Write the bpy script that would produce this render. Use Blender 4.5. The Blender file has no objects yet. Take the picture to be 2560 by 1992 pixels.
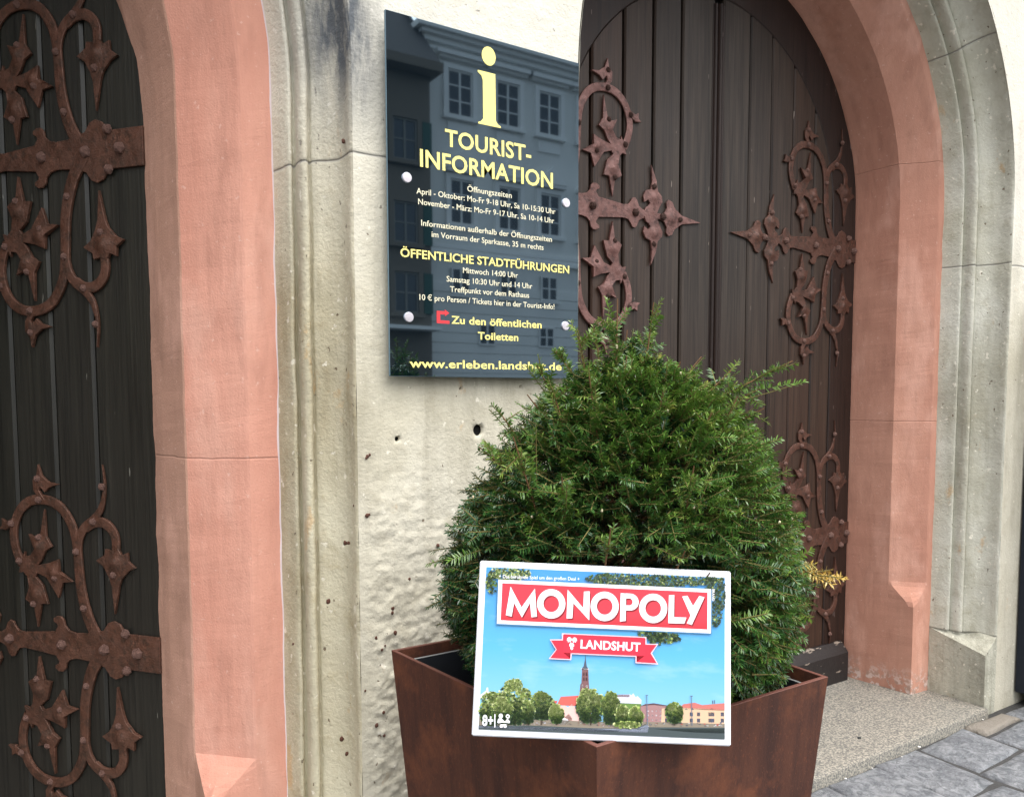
import bpy, bmesh, math, random
import numpy as np
from mathutils import Vector, Matrix, noise
from mathutils.geometry import delaunay_2d_cdt, tessellate_polygon
random.seed(11); rng = np.random.default_rng(11)
S = bpy.context.scene; COL = S.collection; R = math.radians; PI = math.pi

# ------------------------------------------------------------------ camera, sky, sun, exposure
camd = bpy.data.cameras.new('camera'); cam = bpy.data.objects.new('camera', camd); COL.objects.link(cam)
camd.sensor_width = 36; camd.lens = 28.125; camd.shift_y = 0.0527; camd.clip_end = 500; camd.clip_start = .02
right = Vector((0.84123, -0.54068, -0.00239)); fwd = Vector((0.53925, 0.83931, -0.06909))
right = (right - fwd * right.dot(fwd) / fwd.length_squared).normalized(); fwd.normalize(); up = right.cross(fwd)
cam.matrix_world = Matrix(((right.x, up.x, -fwd.x, 0), (right.y, up.y, -fwd.y, -1.9186), (right.z, up.z, -fwd.z, 1.5), (0, 0, 0, 1)))
S.camera = cam
SUN_EL, SUN_AZ = 66, 165            # azimuth of the light seen from the wall, clockwise from north (+Y)
W = bpy.data.worlds.new('World'); S.world = W; W.use_nodes = True
nt = W.node_tree; bg = nt.nodes['Background']
sky = nt.nodes.new('ShaderNodeTexSky'); sky.sky_type = 'NISHITA'; sky.sun_disc = False
sky.sun_elevation = R(SUN_EL); sky.sun_rotation = R(SUN_AZ); sky.dust_density = 3.5; sky.air_density = 1.0
hs = nt.nodes.new('ShaderNodeHueSaturation'); hs.inputs['Saturation'].default_value = .25
nt.links.new(sky.outputs[0], hs.inputs['Color']); nt.links.new(hs.outputs[0], bg.inputs[0]); bg.inputs[1].default_value = .15
sl = bpy.data.lights.new('sun', 'SUN'); sl.energy = 1.4; sl.angle = R(85); sl.color = (1, .97, .93)
sun = bpy.data.objects.new('sun', sl); COL.objects.link(sun)
a, e = R(SUN_AZ), R(SUN_EL)
sun.rotation_euler = Vector((math.sin(a) * math.cos(e), math.cos(a) * math.cos(e), math.sin(e))).to_track_quat('Z', 'Y').to_euler()
S.view_settings.view_transform = 'Standard'; S.view_settings.look = 'None'; S.view_settings.gamma = 1
S.view_settings.exposure = 1.32
S.cycles.max_bounces = 6

# ------------------------------------------------------------------ helpers
def tag(o, label=None, cat=None, group=None, kind=None):
    if label: o['label'] = label
    if cat: o['category'] = cat
    if group: o['group'] = group
    if kind: o['kind'] = kind
    return o
def empty(name, loc=(0, 0, 0), rz=0, **k):
    o = bpy.data.objects.new(name, None); COL.objects.link(o); o.location = loc; o.rotation_euler = (0, 0, rz); o.empty_display_size = .1
    return tag(o, **k)
def link_mesh(name, me, parent=None):
    o = bpy.data.objects.new(name, me); COL.objects.link(o)
    if parent: o.parent = parent
    return o
class MB:
    def __init__(s): s.v = []; s.f = []; s.m = []; s.sm = []
    def add(s, vs, fs, mi=0, smooth=False):
        b = len(s.v); s.v += [tuple(q) for q in vs]
        for f in fs: s.f.append([i + b for i in f]); s.m.append(mi); s.sm.append(smooth)
    def box(s, x0, x1, y0, y1, z0, z1, mi=0, b=0.0):
        if b <= 0:
            vs = [(x, y, z) for z in (z0, z1) for y in (y0, y1) for x in (x0, x1)]
            s.add(vs, [(0, 2, 3, 1), (4, 5, 7, 6), (0, 1, 5, 4), (2, 6, 7, 3), (0, 4, 6, 2), (1, 3, 7, 5)], mi); return
        vs = []
        for z, i in ((z0, b), (z0 + b, 0), (z1 - b, 0), (z1, b)):
            X0, X1, Y0, Y1 = x0 + i, x1 - i, y0 + i, y1 - i
            if i: vs += [(X0, Y0, z), (X0, Y0, z), (X1, Y0, z), (X1, Y0, z), (X1, Y1, z), (X1, Y1, z), (X0, Y1, z), (X0, Y1, z)]
            else: vs += [(X0, Y0 + b, z), (X0 + b, Y0, z), (X1 - b, Y0, z), (X1, Y0 + b, z), (X1, Y1 - b, z), (X1 - b, Y1, z), (X0 + b, Y1, z), (X0, Y1 - b, z)]
        fs = [(0, 6, 4, 2), (24, 26, 28, 30)]
        for r in range(3):
            for i in range(8):
                j = (i + 1) % 8; fs.append((r * 8 + i, r * 8 + j, r * 8 + 8 + j, r * 8 + 8 + i))
        s.add(vs, fs, mi)
    def poly(s, pts, z, mi=0):
        fs = tessellate_polygon([[Vector((p[0], p[1], 0)) for p in pts]])
        s.add([(p[0], p[1], z) for p in pts], fs, mi)
    def build(s, name, mats, parent=None, fix=True, weld=False):
        me = bpy.data.meshes.new(name); me.from_pydata(s.v, [], s.f)
        for m in (mats if isinstance(mats, (list, tuple)) else [mats]): me.materials.append(m)
        me.polygons.foreach_set('material_index', s.m); me.polygons.foreach_set('use_smooth', s.sm)
        if fix or weld:
            bm = bmesh.new(); bm.from_mesh(me)
            if weld: bmesh.ops.remove_doubles(bm, verts=bm.verts, dist=1e-5)
            bmesh.ops.recalc_face_normals(bm, faces=bm.faces); bm.to_mesh(me); bm.free()
        me.update(); return link_mesh(name, me, parent)
def grid_faces(nu, nv, closed=False):
    fs = []
    for j in range(nv - 1):
        for i in range(nu - 1 if not closed else nu):
            i2 = (i + 1) % nu; fs.append((j * nu + i, j * nu + i2, (j + 1) * nu + i2, (j + 1) * nu + i))
    return fs
def fbm(p, oct=4):
    s, a, f = 0, 1, 1
    for _ in range(oct): s += a * noise.noise(Vector((p[0] * f, p[1] * f, p[2] * f))); a *= .5; f *= 2.1
    return s
def catmull(P, n=6):
    out = []; P = [np.array(p, float) for p in P]
    for i in range(len(P) - 1):
        p0 = P[max(i - 1, 0)]; p1 = P[i]; p2 = P[i + 1]; p3 = P[min(i + 2, len(P) - 1)]
        for k in range(n):
            t = k / n; out.append(.5 * ((2 * p1) + (-p0 + p2) * t + (2 * p0 - 5 * p1 + 4 * p2 - p3) * t * t + (-p0 + 3 * p1 - 3 * p2 + p3) * t ** 3))
    out.append(P[-1]); return [tuple(q) for q in out]

# ------------------------------------------------------------------ materials
class MAT:
    def __init__(s, name, rough=.7, spec=.5):
        s.m = bpy.data.materials.new(name); s.m.use_nodes = True; s.t = s.m.node_tree; s.b = s.t.nodes['Principled BSDF']
        s.b.inputs['Roughness'].default_value = rough; s.b.inputs['Specular IOR Level'].default_value = spec
        s.co = s.t.nodes.new('ShaderNodeTexCoord').outputs['Object']; s.hs = []
    def L(s, a, b): s.t.links.new(a, b)
    def n(s, typ, **k):
        o = s.t.nodes.new(typ)
        for a, b in k.items(): setattr(o, a, b)
        return o
    def math(s, op, a, b=None, c=None, clamp=False):
        o = s.n('ShaderNodeMath', operation=op, use_clamp=clamp)
        for i, q in enumerate((a, b, c)):
            if q is None: continue
            if isinstance(q, (int, float)): o.inputs[i].default_value = q
            else: s.L(q, o.inputs[i])
        return o.outputs[0]
    def mapc(s, sc=(1, 1, 1), off=(0, 0, 0)):
        o = s.n('ShaderNodeMapping'); o.inputs['Scale'].default_value = sc; o.inputs['Location'].default_value = off
        s.L(s.co, o.inputs['Vector']); return o.outputs[0]
    def noise(s, scale, detail=5, rough=.6, sc=(1, 1, 1), off=(0, 0, 0), dist=0):
        o = s.n('ShaderNodeTexNoise'); o.inputs['Scale'].default_value = scale; o.inputs['Detail'].default_value = detail
        o.inputs['Roughness'].default_value = rough; o.inputs['Distortion'].default_value = dist
        s.L(s.mapc(sc, off), o.inputs['Vector']); return o.outputs['Fac']
    def voro(s, scale, feat='F1', sc=(1, 1, 1), out='Distance'):
        o = s.n('ShaderNodeTexVoronoi', feature=feat); o.inputs['Scale'].default_value = scale
        s.L(s.mapc(sc), o.inputs['Vector']); return o.outputs[out]
    def ramp(s, fac, *st):
        o = s.n('ShaderNodeValToRGB'); el = o.color_ramp.elements
        while len(el) < len(st): el.new(.5)
        for q, (p, c) in zip(el, st):
            q.position = p; q.color = (c, c, c, 1) if isinstance(c, (int, float)) else (*c, 1)
        s.L(fac, o.inputs[0]); return o.outputs[0]
    def mix(s, f, a, b, mode='MIX'):
        o = s.n('ShaderNodeMix', data_type='RGBA', blend_type=mode)
        for i, q in ((0, f), (6, a), (7, b)):
            if isinstance(q, (int, float)): o.inputs[i].default_value = q
            elif isinstance(q, tuple): o.inputs[i].default_value = (*q, 1)
            else: s.L(q, o.inputs[i])
        return o.outputs[2]
    def xyz(s):
        o = s.n('ShaderNodeSeparateXYZ'); s.L(s.co, o.inputs[0]); return o.outputs
    def col(s, c):
        if isinstance(c, tuple): s.b.inputs['Base Color'].default_value = (*c, 1)
        else: s.L(c, s.b.inputs['Base Color'])
        return s
    def rough(s, f): s.L(f, s.b.inputs['Roughness']); return s
    def bump(s, h, dist=.004, strength=1.0):
        o = s.n('ShaderNodeBump'); o.inputs['Distance'].default_value = dist; o.inputs['Strength'].default_value = strength
        s.L(h, o.inputs['Height'])
        if s.hs: s.L(s.hs[-1], o.inputs['Normal'])
        s.hs.append(o.outputs[0]); s.L(o.outputs[0], s.b.inputs['Normal']); return s
def flat(name, c, rough=.6, spec=.3):
    m = MAT(name, rough, spec); m.col(c); return m.m
def lin(*c): return tuple(((x / 255) / 12.92 if x / 255 <= .04045 else ((x / 255 + .055) / 1.055) ** 2.4) for x in c)

def stone_mat(name, base, pale, dark, joints=(), radial=None, stain_skylight=False, rough_bump=1.0, flake=False):
    m = MAT(name, .9, .25); x, y, z = m.xyz()
    big = m.noise(2.2, 5, .6); med = m.noise(14, 6, .65); fine = m.noise(110, 4, .6)
    c = m.mix(m.ramp(big, (.35, 0), (.65, 1)), base, pale)
    c = m.mix(m.ramp(med, (.52, 0), (.72, .55)), c, dark)
    c = m.mix(m.ramp(m.noise(5, 4, .6, (1, 1, .18), (3, 1, 2)), (.50, 0), (.68, .55)), c, tuple(q * .68 for q in dark))
    c = m.mix(m.ramp(m.noise(16, 5, .7, (1, 1, .10), (8, 1, 5)), (.54, 0), (.74, .4)), c, tuple(q * .62 for q in dark))
    sp = m.ramp(m.noise(38, 3, .5, off=(7, 2, 1)), (.66, 0), (.7, .6)); c = m.mix(sp, c, lin(236, 230, 214))
    oc = m.ramp(m.noise(9, 5, .65, (1, 1, .6), (4, 9, 2)), (.63, 0), (.7, .5)); c = m.mix(oc, c, lin(190, 150, 96))
    pk = m.ramp(m.noise(52, 3, .5, (1, 1, .8), (5, 1, 9)), (.70, 0), (.725, .85)); c = m.mix(pk, c, lin(112, 96, 78))
    if stain_skylight:                                # sky light painted in higher up; soot and algae run-off left of the sign
        sky_wash = m.math('MULTIPLY', m.math('SUBTRACT', z, 1.75), 1.6, clamp=True)
        c = m.mix(m.math('MULTIPLY', sky_wash, .45), c, lin(226, 224, 216))
        sx = m.math('SUBTRACT', 1, m.math('MULTIPLY', m.math('ABSOLUTE', m.math('SUBTRACT', x, m.math('SUBTRACT', 1.05, m.math('MULTIPLY', z, .12)))), 9), clamp=True)
        sz = m.math('MULTIPLY', m.math('SUBTRACT', z, 2.10), 3.6, clamp=True)
        st = m.math('MULTIPLY', m.math('MULTIPLY', sx, sz), m.ramp(m.noise(7, 6, .7, (1.6, 1, .35)), (.30, 0), (.55, 1)))
        c = m.mix(m.math('MULTIPLY', st, 1.3, clamp=True), c, lin(92, 96, 100))
    h = m.math('SUBTRACT', m.math('ADD', m.math('ADD', m.math('MULTIPLY', med, .8), m.math('MULTIPLY', fine, .35)), m.math('MULTIPLY', m.noise(45, 5, .7), .55)), m.math('MULTIPLY', pk, .5))
    jm = None
    for z0, wob in joints:
        q = m.math('ABSOLUTE', m.math('SUBTRACT', m.math('SUBTRACT', z, z0), m.math('MULTIPLY', m.math('SUBTRACT', m.noise(6, 2), .5), wob)))
        k = m.ramp(q, (.0015, 1), (.0045, 0)); jm = k if jm is None else m.math('MAXIMUM', jm, k)
    if radial:
        cx, zc, angs = radial
        an = m.math('ARCTAN2', m.math('SUBTRACT', z, zc), m.math('SUBTRACT', x, cx))
        for g in angs:
            q = m.math('ABSOLUTE', m.math('SUBTRACT', m.math('SUBTRACT', an, R(g)), m.math('MULTIPLY', m.math('SUBTRACT', m.noise(6, 2), .5), .02)))
            k = m.ramp(q, (.0015, 1), (.0042, 0)); jm = k if jm is None else m.math('MAXIMUM', jm, k)
    if jm is not None:
        c = m.mix(m.math('MULTIPLY', jm, .8), c, lin(128, 126, 122)); h = m.math('SUBTRACT', h, m.math('MULTIPLY', jm, .6))
    m.col(c); m.bump(h, .008 * rough_bump, .9); return m.m
CREAM, PALE, TAN = lin(190, 184, 164), lin(206, 201, 184), lin(168, 160, 138)
M_pier = stone_mat('pier_stone', CREAM, PALE, TAN, joints=((2.105, .02),), stain_skylight=True, rough_bump=.7)
M_mouldL = stone_mat('moulding_stone_warm', lin(190, 182, 156), lin(204, 198, 174), lin(164, 150, 116), joints=((2.105, .02),), stain_skylight=True)
M_mouldR = stone_mat('moulding_stone_grey', lin(186, 184, 166), lin(206, 205, 192), lin(162, 156, 134), joints=((2.12, .02), (.345, .01)), radial=(2.707, 2.4, (33, 75, 115, 150)))
M_plinth = stone_mat('plinth_stone', lin(168, 166, 150), lin(190, 188, 172), lin(128, 126, 110), rough_bump=1.4)
M_line = flat('lime_line', lin(226, 220, 222), .9)

def red_mat(name, c1, c2, joints, flake_z):
    m = MAT(name, .85, .25); x, y, z = m.xyz()
    c = m.mix(m.ramp(m.noise(3.2, 5, .6, (1, 1, .35)), (.38, 0), (.66, 1)), c1, c2)
    c = m.mix(m.ramp(m.noise(11, 5, .65, (1, 1, .25), (5, 5, 1)), (.52, 0), (.72, .5)), c, tuple(q * .68 for q in c1))
    c = m.mix(m.ramp(m.noise(4, 4, .6, (1, 1, .5), (1, 7, 3)), (.53, 0), (.64, .4)), c, lin(218, 172, 154))
    c = m.mix(m.ramp(m.noise(60, 3, .6, off=(4, 4, 7)), (.66, 0), (.7, .35)), c, lin(222, 190, 176))
    c = m.mix(m.ramp(m.noise(34, 4, .7, (1, 1, .08), (9, 2, 6)), (.5, 0), (.75, .25)), c, tuple(q * .7 for q in c1))
    jm = None
    for z0 in joints:
        q = m.math('ABSOLUTE', m.math('SUBTRACT', m.math('SUBTRACT', z, z0), m.math('MULTIPLY', m.math('SUBTRACT', m.noise(7, 2), .5), .012)))
        k = m.ramp(q, (.001, 1), (.003, 0)); jm = k if jm is None else m.math('MAXIMUM', jm, k)
    c = m.mix(m.math('MULTIPLY', jm, .38), c, tuple(q * .6 for q in c1))
    lo = m.math('MULTIPLY', m.math('SUBTRACT', flake_z, z), 5, clamp=True)
    fl = m.math('MULTIPLY', lo, m.ramp(m.noise(26, 4, .6, off=(2, 3, 4)), (.5, 0), (.54, 1)))
    c = m.mix(fl, c, m.mix(m.ramp(m.noise(40), (.45, 0), (.55, 1)), lin(222, 212, 206), lin(150, 138, 128)))
    fine = m.noise(190, 3, .6); tr = m.noise(12, 5, .7, (1, 1, .3))
    m.col(c); m.bump(m.math('ADD', m.math('MULTIPLY', fine, .25), m.math('SUBTRACT', m.math('MULTIPLY', tr, .9), m.math('MULTIPLY', jm, .3))), .006, .9)
    return m.m
M_redR = red_mat('red_paint', lin(180, 130, 111), lin(192, 144, 124), (1.375, 2.62), .16)
M_redL = red_mat('red_paint_pale', lin(196, 140, 121), lin(208, 156, 137), (1.335, 2.62), .1)
M_redLshade = red_mat('red_paint_pale_shaded', lin(180, 140, 121), lin(188, 148, 129), (1.335, 2.62), .1)  # duller copy of the pale red, the reveal's shade painted into it

def wood_mat(name, c1, c2, c3, rough=.5):
    m = MAT(name, rough, .38); x, y, z = m.xyz()
    g = m.noise(26, 7, .7, (1, 1, .035), dist=.4); g2 = m.noise(90, 5, .6, (1, 1, .02)); big = m.noise(2.2, 3, .5, (1, 1, .4))
    c = m.mix(m.ramp(g, (.3, 0), (.7, 1)), c1, c2)
    ri = m.n('ShaderNodeNewGeometry').outputs['Random Per Island']; c = m.mix(m.math('MULTIPLY', ri, .5), c, c3); c = m.mix(m.ramp(m.noise(5, 4, .6, (1, 1, .12), (6, 1, 2)), (.45, 0), (.7, .5)), c, tuple(q * .55 for q in c1))
    c = m.mix(m.ramp(m.noise(42, 6, .75, (1, 1, .03), (1, 6, 8)), (.52, 0), (.68, .45)), c, tuple(q * 1.45 for q in c2))
    lo = m.math('MULTIPLY', m.math('SUBTRACT', 1.9, z), .9, clamp=True)                    # redder towards the ground
    c = m.mix(m.math('MULTIPLY', lo, m.ramp(big, (.3, .25), (.7, 1))), c, c3)
    c = m.mix(m.ramp(g2, (.48, 0), (.68, .7)), c, tuple(q * .3 for q in c1))
    c = m.mix(m.ramp(m.noise(70, 2, .5, (1, 1, .14), (3, 3, 3)), (.735, 0), (.75, .7)), c, tuple(min(.5, q * 4 + .08) for q in c2))
    m.col(c); m.rough(m.ramp(big, (.3, rough - .08), (.7, rough + .12)))
    m.bump(m.math('ADD', m.math('MULTIPLY', g, .6), m.math('MULTIPLY', g2, .7)), .0022, .9); return m.m
M_wood = wood_mat('oak_brown', lin(36, 31, 27), lin(66, 57, 49), lin(64, 40, 27))
M_woodrim = wood_mat('oak_dark_brown', lin(34, 24, 21), lin(42, 30, 26), lin(44, 28, 20))
M_woodL = wood_mat('door_black', lin(30, 32, 28), lin(48, 48, 41), lin(36, 34, 30), .42)
M_gap = flat('gap_dark', (.006, .006, .006), .9)
def iron_mat(name, c1, c2, c3):
    m = MAT(name, .55, .5); m.b.inputs['Metallic'].default_value = .35
    c = m.mix(m.ramp(m.noise(9, 5, .65), (.35, 0), (.65, 1)), c1, c2)
    c = m.mix(m.ramp(m.noise(45, 4, .6, off=(3, 1, 2)), (.50, 0), (.66, .8)), c, c3)
    c = m.mix(m.ramp(m.noise(20, 5, .7, off=(8, 1, 5)), (.52, 0), (.7, .6)), c, tuple(q * .45 for q in c3)); c = m.mix(m.ramp(m.noise(85, 3, .6, off=(2, 6, 5)), (.62, 0), (.72, .6)), c, tuple(min(1, q * 1.7) for q in c1))
    m.rough(m.ramp(m.noise(30, 4), (.35, .38), (.7, .75)))
    m.col(c); m.bump(m.math('ADD', m.noise(160, 4, .6), m.math('MULTIPLY', m.noise(38, 3, .6), 2.2)), .0022, .8); return m.m
M_ironR = iron_mat('rusty_iron', lin(96, 64, 52), lin(80, 52, 42), lin(58, 44, 36))
M_ironSky = iron_mat('rusty_iron_skylit', lin(128, 94, 88), lin(108, 76, 70), lin(80, 58, 54))  # paler, pinker iron: sky reflection painted into its colour
M_ironL = iron_mat('rusty_iron_brown', lin(98, 66, 52), lin(80, 54, 42), lin(62, 46, 36))
M_rivR = iron_mat('rivet_iron', lin(136, 104, 94), lin(118, 90, 80), lin(90, 70, 62))
M_rivP = iron_mat('rivet_iron_dark', lin(88, 62, 54), lin(72, 52, 46), lin(60, 44, 38))

# ------------------------------------------------------------------ portals
def portal(name, label, cx, zs, P_red, P_stone, redmats, stonemats, dl, zstop, zbase, seed, zplinth):
    """P_red: (door_r, edge_r, chamfer_r, junction_r) plan radii of the painted order; P_stone: (r, y) moulding."""
    root = empty(name, (0, 0, 0), label=label, cat='portal')
    d, eg, ch, jn = P_red
    def path(z0, arch_only=False):
        st = []
        for z in np.arange(z0, zs, .022): st.append(('R', z))
        for k in range(0, 97): st.append(('A', PI * k / 96))
        for z in np.arange(zs, z0, -.06): st.append(('L', z))
        st.append(('L', z0)); return st
    def put(st, r, y, amp, sd):
        t, q = st
        th = 0 if t == 'R' else (PI if t == 'L' else q)
        rr = r - (dl * (1 - math.cos(th)) / 2 if r > jn + .004 else 0)
        if t == 'A': x, z = cx + rr * math.cos(th), zs + rr * math.sin(th)
        else: x, z = cx + (rr if t == 'R' else -rr), q
        n = fbm((x * 9 + sd, y * 9, z * 7)) * amp
        x -= n * math.cos(th); z -= n * math.sin(th) if t == 'A' else 0; y -= n * .7
        return (x, y, z)
    # painted order: reveal, edge, chamfer, fillet
    b = MB(); mb_z = zstop - .09
    prof = [(d, .74), (d, .62), (d + (eg - d) * .35, .53), (eg - .004, .405), ('a', 0), ('m', 0), ('b', 0), (ch + .006, .27), (jn, .268), (jn + .02, .268)]
    st = path(0.0)
    vs = []
    for s in st:
        z = s[1] if s[0] != 'A' else 99
        f = min(max((z - mb_z) / .09, 0), 1); f = 1 if f >= 1 else f
        M = np.array((eg + .006, .277)); A1 = np.array((eg, .40)); B1 = np.array((ch, .274)); mid = (A1 + B1) / 2
        lowA = np.array((eg + .003, .30)); lowB = np.array((eg + .03, .274))
        for p in prof:
            if p[0] == 'a': q = lowA + (A1 - lowA) * f
            elif p[0] == 'm': q = M + (mid - M) * f
            elif p[0] == 'b': q = lowB + (B1 - lowB) * f
            else: q = p
            vs.append(put(s, q[0], q[1], .0030, seed))
    np_ = len(prof)
    for k, f in enumerate(grid_faces(np_, len(st))):
        pass
    fs = grid_faces(np_, len(st)); b.add(vs, fs, 0)
    for k in range(len(fs)): b.m[k] = 1 if (k % (np_ - 1)) < 4 else 0
    b.build('painted_jamb', redmats, root)
    # stone moulding
    b = MB(); st = path(zbase); n = len(P_stone); vs = [put(s, r, y, .0035, seed + 3) for s in st for r, y in P_stone]
    fs = grid_faces(n, len(st)); b.add(vs, fs, 0, True)
    for k in range(len(fs)): b.m[k] = 1 if (k % (n - 1)) < 1 else 0
    b.build('moulded_surround', stonemats, root)
    # plinth blocks with their chamfer stops
    for sd in (1, -1):
        aw = P_stone[-1][0] - (dl if sd < 0 else 0); b = MB()
        J = (jn, .268); K = (jn + .006, -.002); A = (aw, -.002)
        N = 9; vs = []; fs = []
        def line(p, q, zt0, zt1):
            rows = []
            for j in range(15):
                for i in range(N):
                    t = i / (N - 1); r = p[0] + (q[0] - p[0]) * t; y = p[1] + (q[1] - p[1]) * t; z = -.03 + (zt0 + (zt1 - zt0) * t + .03) * j / 14
                    nn = fbm((sd * r * 8 + seed, y * 8, z * 8)) * .004
                    rows.append((cx + sd * (r - nn * .6), y - nn, z))
            return rows
        zt, zl = zplinth, zplinth - .075
        b.add(line(J, K, zt, zl), grid_faces(N, 15), 0, True); b.add(line(K, A, zl, zt), grid_faces(N, 15), 0, True)
        b.add([(cx + sd * J[0], J[1], zt), (cx + sd * K[0], K[1], zl), (cx + sd * A[0], A[1], zt), (cx + sd * (jn + .09), .14, zt + .006)], [(0, 1, 3), (1, 2, 3)], 0)
        b.build('plinth', M_plinth, root)
    return root
def stone_profile(j, u):
    k = u / .123
    P = [(-.0015, .276), (.003, .262), (.017, .20), (.020, .190), (.0245, .183), (.0295, .187), (.034, .197), (.0385, .201), (.039, .190), (.036, .172), (.0355, .155), (.038, .141), (.044, .132), (.051, .131),
         (.057, .138), (.0615, .149), (.0645, .150), (.0645, .140)]
    q0 = (.0655, .131); e = (.1175, .011); P.append(q0)
    for t in np.linspace(0, 1, 10)[1:]:
        w = math.sin(PI * t) * .019; P.append((q0[0] + (e[0] - q0[0]) * t + w, q0[1] + (e[1] - q0[1]) * t + w * .45))
    P += [(.119, .004), (.123, .0)]
    return [(j + a * k, y) for a, y in P]
PR = stone_profile(1.185, .110); PL = stone_profile(1.263, .123)
portal('arched_portal', 'arched stone portal with dull red painted jambs around the closed brown door', 2.707, 2.43, (1.018, 1.046, 1.148, 1.185), PR,
       [M_redR, M_redR], [M_mouldR, M_mouldR], .054, .56, .345, 2, .345)
portal('arched_portal', 'arched stone portal with pale red painted jamb beside the black open door', -.62, 2.32, (.994, 1.052, 1.18, 1.263), PL,
       [M_redL, M_redLshade], [M_mouldL, M_line], .0, .50, .33, 8, .33)

# ------------------------------------------------------------------ facade wall
wall_root = empty('facade_wall', (0, 0, 0), label='weathered cream stone wall with rough foot between the two portals', cat='wall')
HOLES = [(1.1215, 1.409, .0165), (.877, 1.392, .008), (1.0665, 1.5235, .0055), (1.2625, 1.53, .0055)]
b = MB()
rR = PR[-1][0]; rL = PL[-1][0]
def xl(z): return -.62 + (rL if z < 2.32 else math.sqrt(max(rL ** 2 - (z - 2.32) ** 2, 1e-6)))
def xr(z):
    if z < 2.4: return 2.707 - (rR - .054)
    t = min((z - 2.4) / rR, 1); return 2.707 - math.sqrt(max((rR - .054 * (1 - t)) ** 2 - (z - 2.4) ** 2, 1e-6))
def wall_y(x, z):
    lowf = min(max((1.30 - z + .25 * noise.noise(Vector((x * 3, 1, z * 2)))) / .5, 0), 1)
    wx, wz = x + .02 * noise.noise(Vector((x * 14, 4, z * 14))), z + .02 * noise.noise(Vector((x * 14, 8, z * 14)))
    d1 = noise.voronoi(Vector((wx * 19 + wz * 7, .5, wz * 22 - wx * 5)))[0]; d2 = noise.voronoi(Vector((wx * 46, 2.5, wz * 52 + wx * 9)))[0]
    y = -fbm((x * 9, 3, z * 8), 4) * (.0012 + .0050 * lowf) - (1 - min(d1[0], 1)) * (.0003 + .0065 * lowf) - (1 - min(d2[0], 1)) * (.0003 + .0055 * lowf)
    y -= abs(fbm((x * 30, 2, z * 36), 4)) * (.0004 + .0075 * lowf) + fbm((x * 2.2, 5, z * 1.6), 2) * .008 * (.2 + lowf) - lowf * .010
    return y
vs = []; zsn = list(np.arange(-.03, 3.05, .0065)); nx = 108
for z in zsn:
    x0, x1 = xl(z), xr(z)
    for i in range(nx):
        t = i / (nx - 1); x = x0 + (x1 - x0) * t
        ed = min(1, t * 14, (1 - t) * 14); y = wall_y(x, z) * ed; zz = z
        for hx, hz, hr in HOLES:
            dx, dz = x - hx, z - hz; q = math.hypot(dx, dz)
            if q < hr * .98: y = .05
            elif q < hr + .0075: x = hx + dx / q * hr; zz = hz + dz / q * hr; y = .0
        vs.append((x, y, zz))
b.add(vs, grid_faces(nx, len(zsn)), 0, True)
def coarse(fx0, fx1, z0, z1, nx, nz):
    vs = []
    for z in np.linspace(z0, z1, nz):
        a0, a1 = fx0(z), fx1(z)
        for i in range(nx):
            t = i / (nx - 1); x = a0 + (a1 - a0) * t; vs.append((x, wall_y(x, z + 2) * .6 * min(1, t * 8 + .0, (1 - t) * 8), z))
    b.add(vs, grid_faces(nx, nz), 0, True)
def xr2(z): return 2.707 + (rR if z < 2.4 else math.sqrt(max(rR ** 2 - (z - 2.4) ** 2, 1e-6)))
def xl2(z): return -.62 - (rL if z < 2.32 else math.sqrt(max(rL ** 2 - (z - 2.32) ** 2, 1e-6)))
coarse(xr2, lambda z: 6.5, -.03, 3.692, 60, 120); coarse(lambda z: -5, xl2, -.03, 3.05, 30, 60)
coarse(xl, xr, 3.05, 3.58, 50, 40); coarse(lambda z: -5, xl2, 3.05, 3.58, 30, 20)
coarse(lambda z: -5, lambda z: 6.5, 3.695, 9.0, 60, 40)
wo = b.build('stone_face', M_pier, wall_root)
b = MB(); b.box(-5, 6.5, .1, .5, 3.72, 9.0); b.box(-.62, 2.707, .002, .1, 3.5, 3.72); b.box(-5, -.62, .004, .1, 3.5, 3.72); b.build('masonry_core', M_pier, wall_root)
M_hole = flat('hole_shade_black', (.004, .004, .004), .95)
for q_, (hx_, hz_, hr_) in enumerate(HOLES):
    b = MB(); b.add([(hx_ + hr_ * 1.6 * math.cos(t), .012, hz_ + hr_ * 1.6 * math.sin(t)) for t in np.linspace(0, 2 * PI, 21)[:-1]], [tuple(range(20))]); b.build('drill_hole_shade', M_hole, wall_root)  # black disc added in each hole to stand for the shade inside
# snail-like brown specks stuck on the stone
M_spot = MAT('brown_speck', .8); M_spot.col(M_spot.mix(M_spot.noise(90), lin(96, 58, 40), lin(58, 34, 26))); M_spot = M_spot.m
SP = [(918, 1141, .004), (924, 1137, .003), (915, 1145, .003), (916, 1288, .005), (922, 1286, .003), (878, 1363, .005), (884, 1362, .004), (1095, 1364, .005), (1024, 1448, .004), (848, 1520, .006),
      (982, 1520, .005), (980, 1531, .004), (988, 1581, .005), (962, 1613, .003), (952, 1622, .003), (940, 1594, .004), (955, 1777, .004), (938, 1810, .005), (957, 1835, .004), (874, 1866, .006), (883, 1900, .005), (782, 1650, .003),
      (893, 1266, .003), (912, 1725, .003), (870, 345, .005)]
CX, CY, F = 1280., 1131., 2000.
def on_wall(px, py, y=0.):            # where a spot seen in the photograph lies on the wall
    d = right * ((px - CX) / F) - up * ((py - CY) / F) + fwd; t = (y + 1.9186) / d.y
    return Vector((0, -1.9186, 1.5)) + d * t
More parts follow.
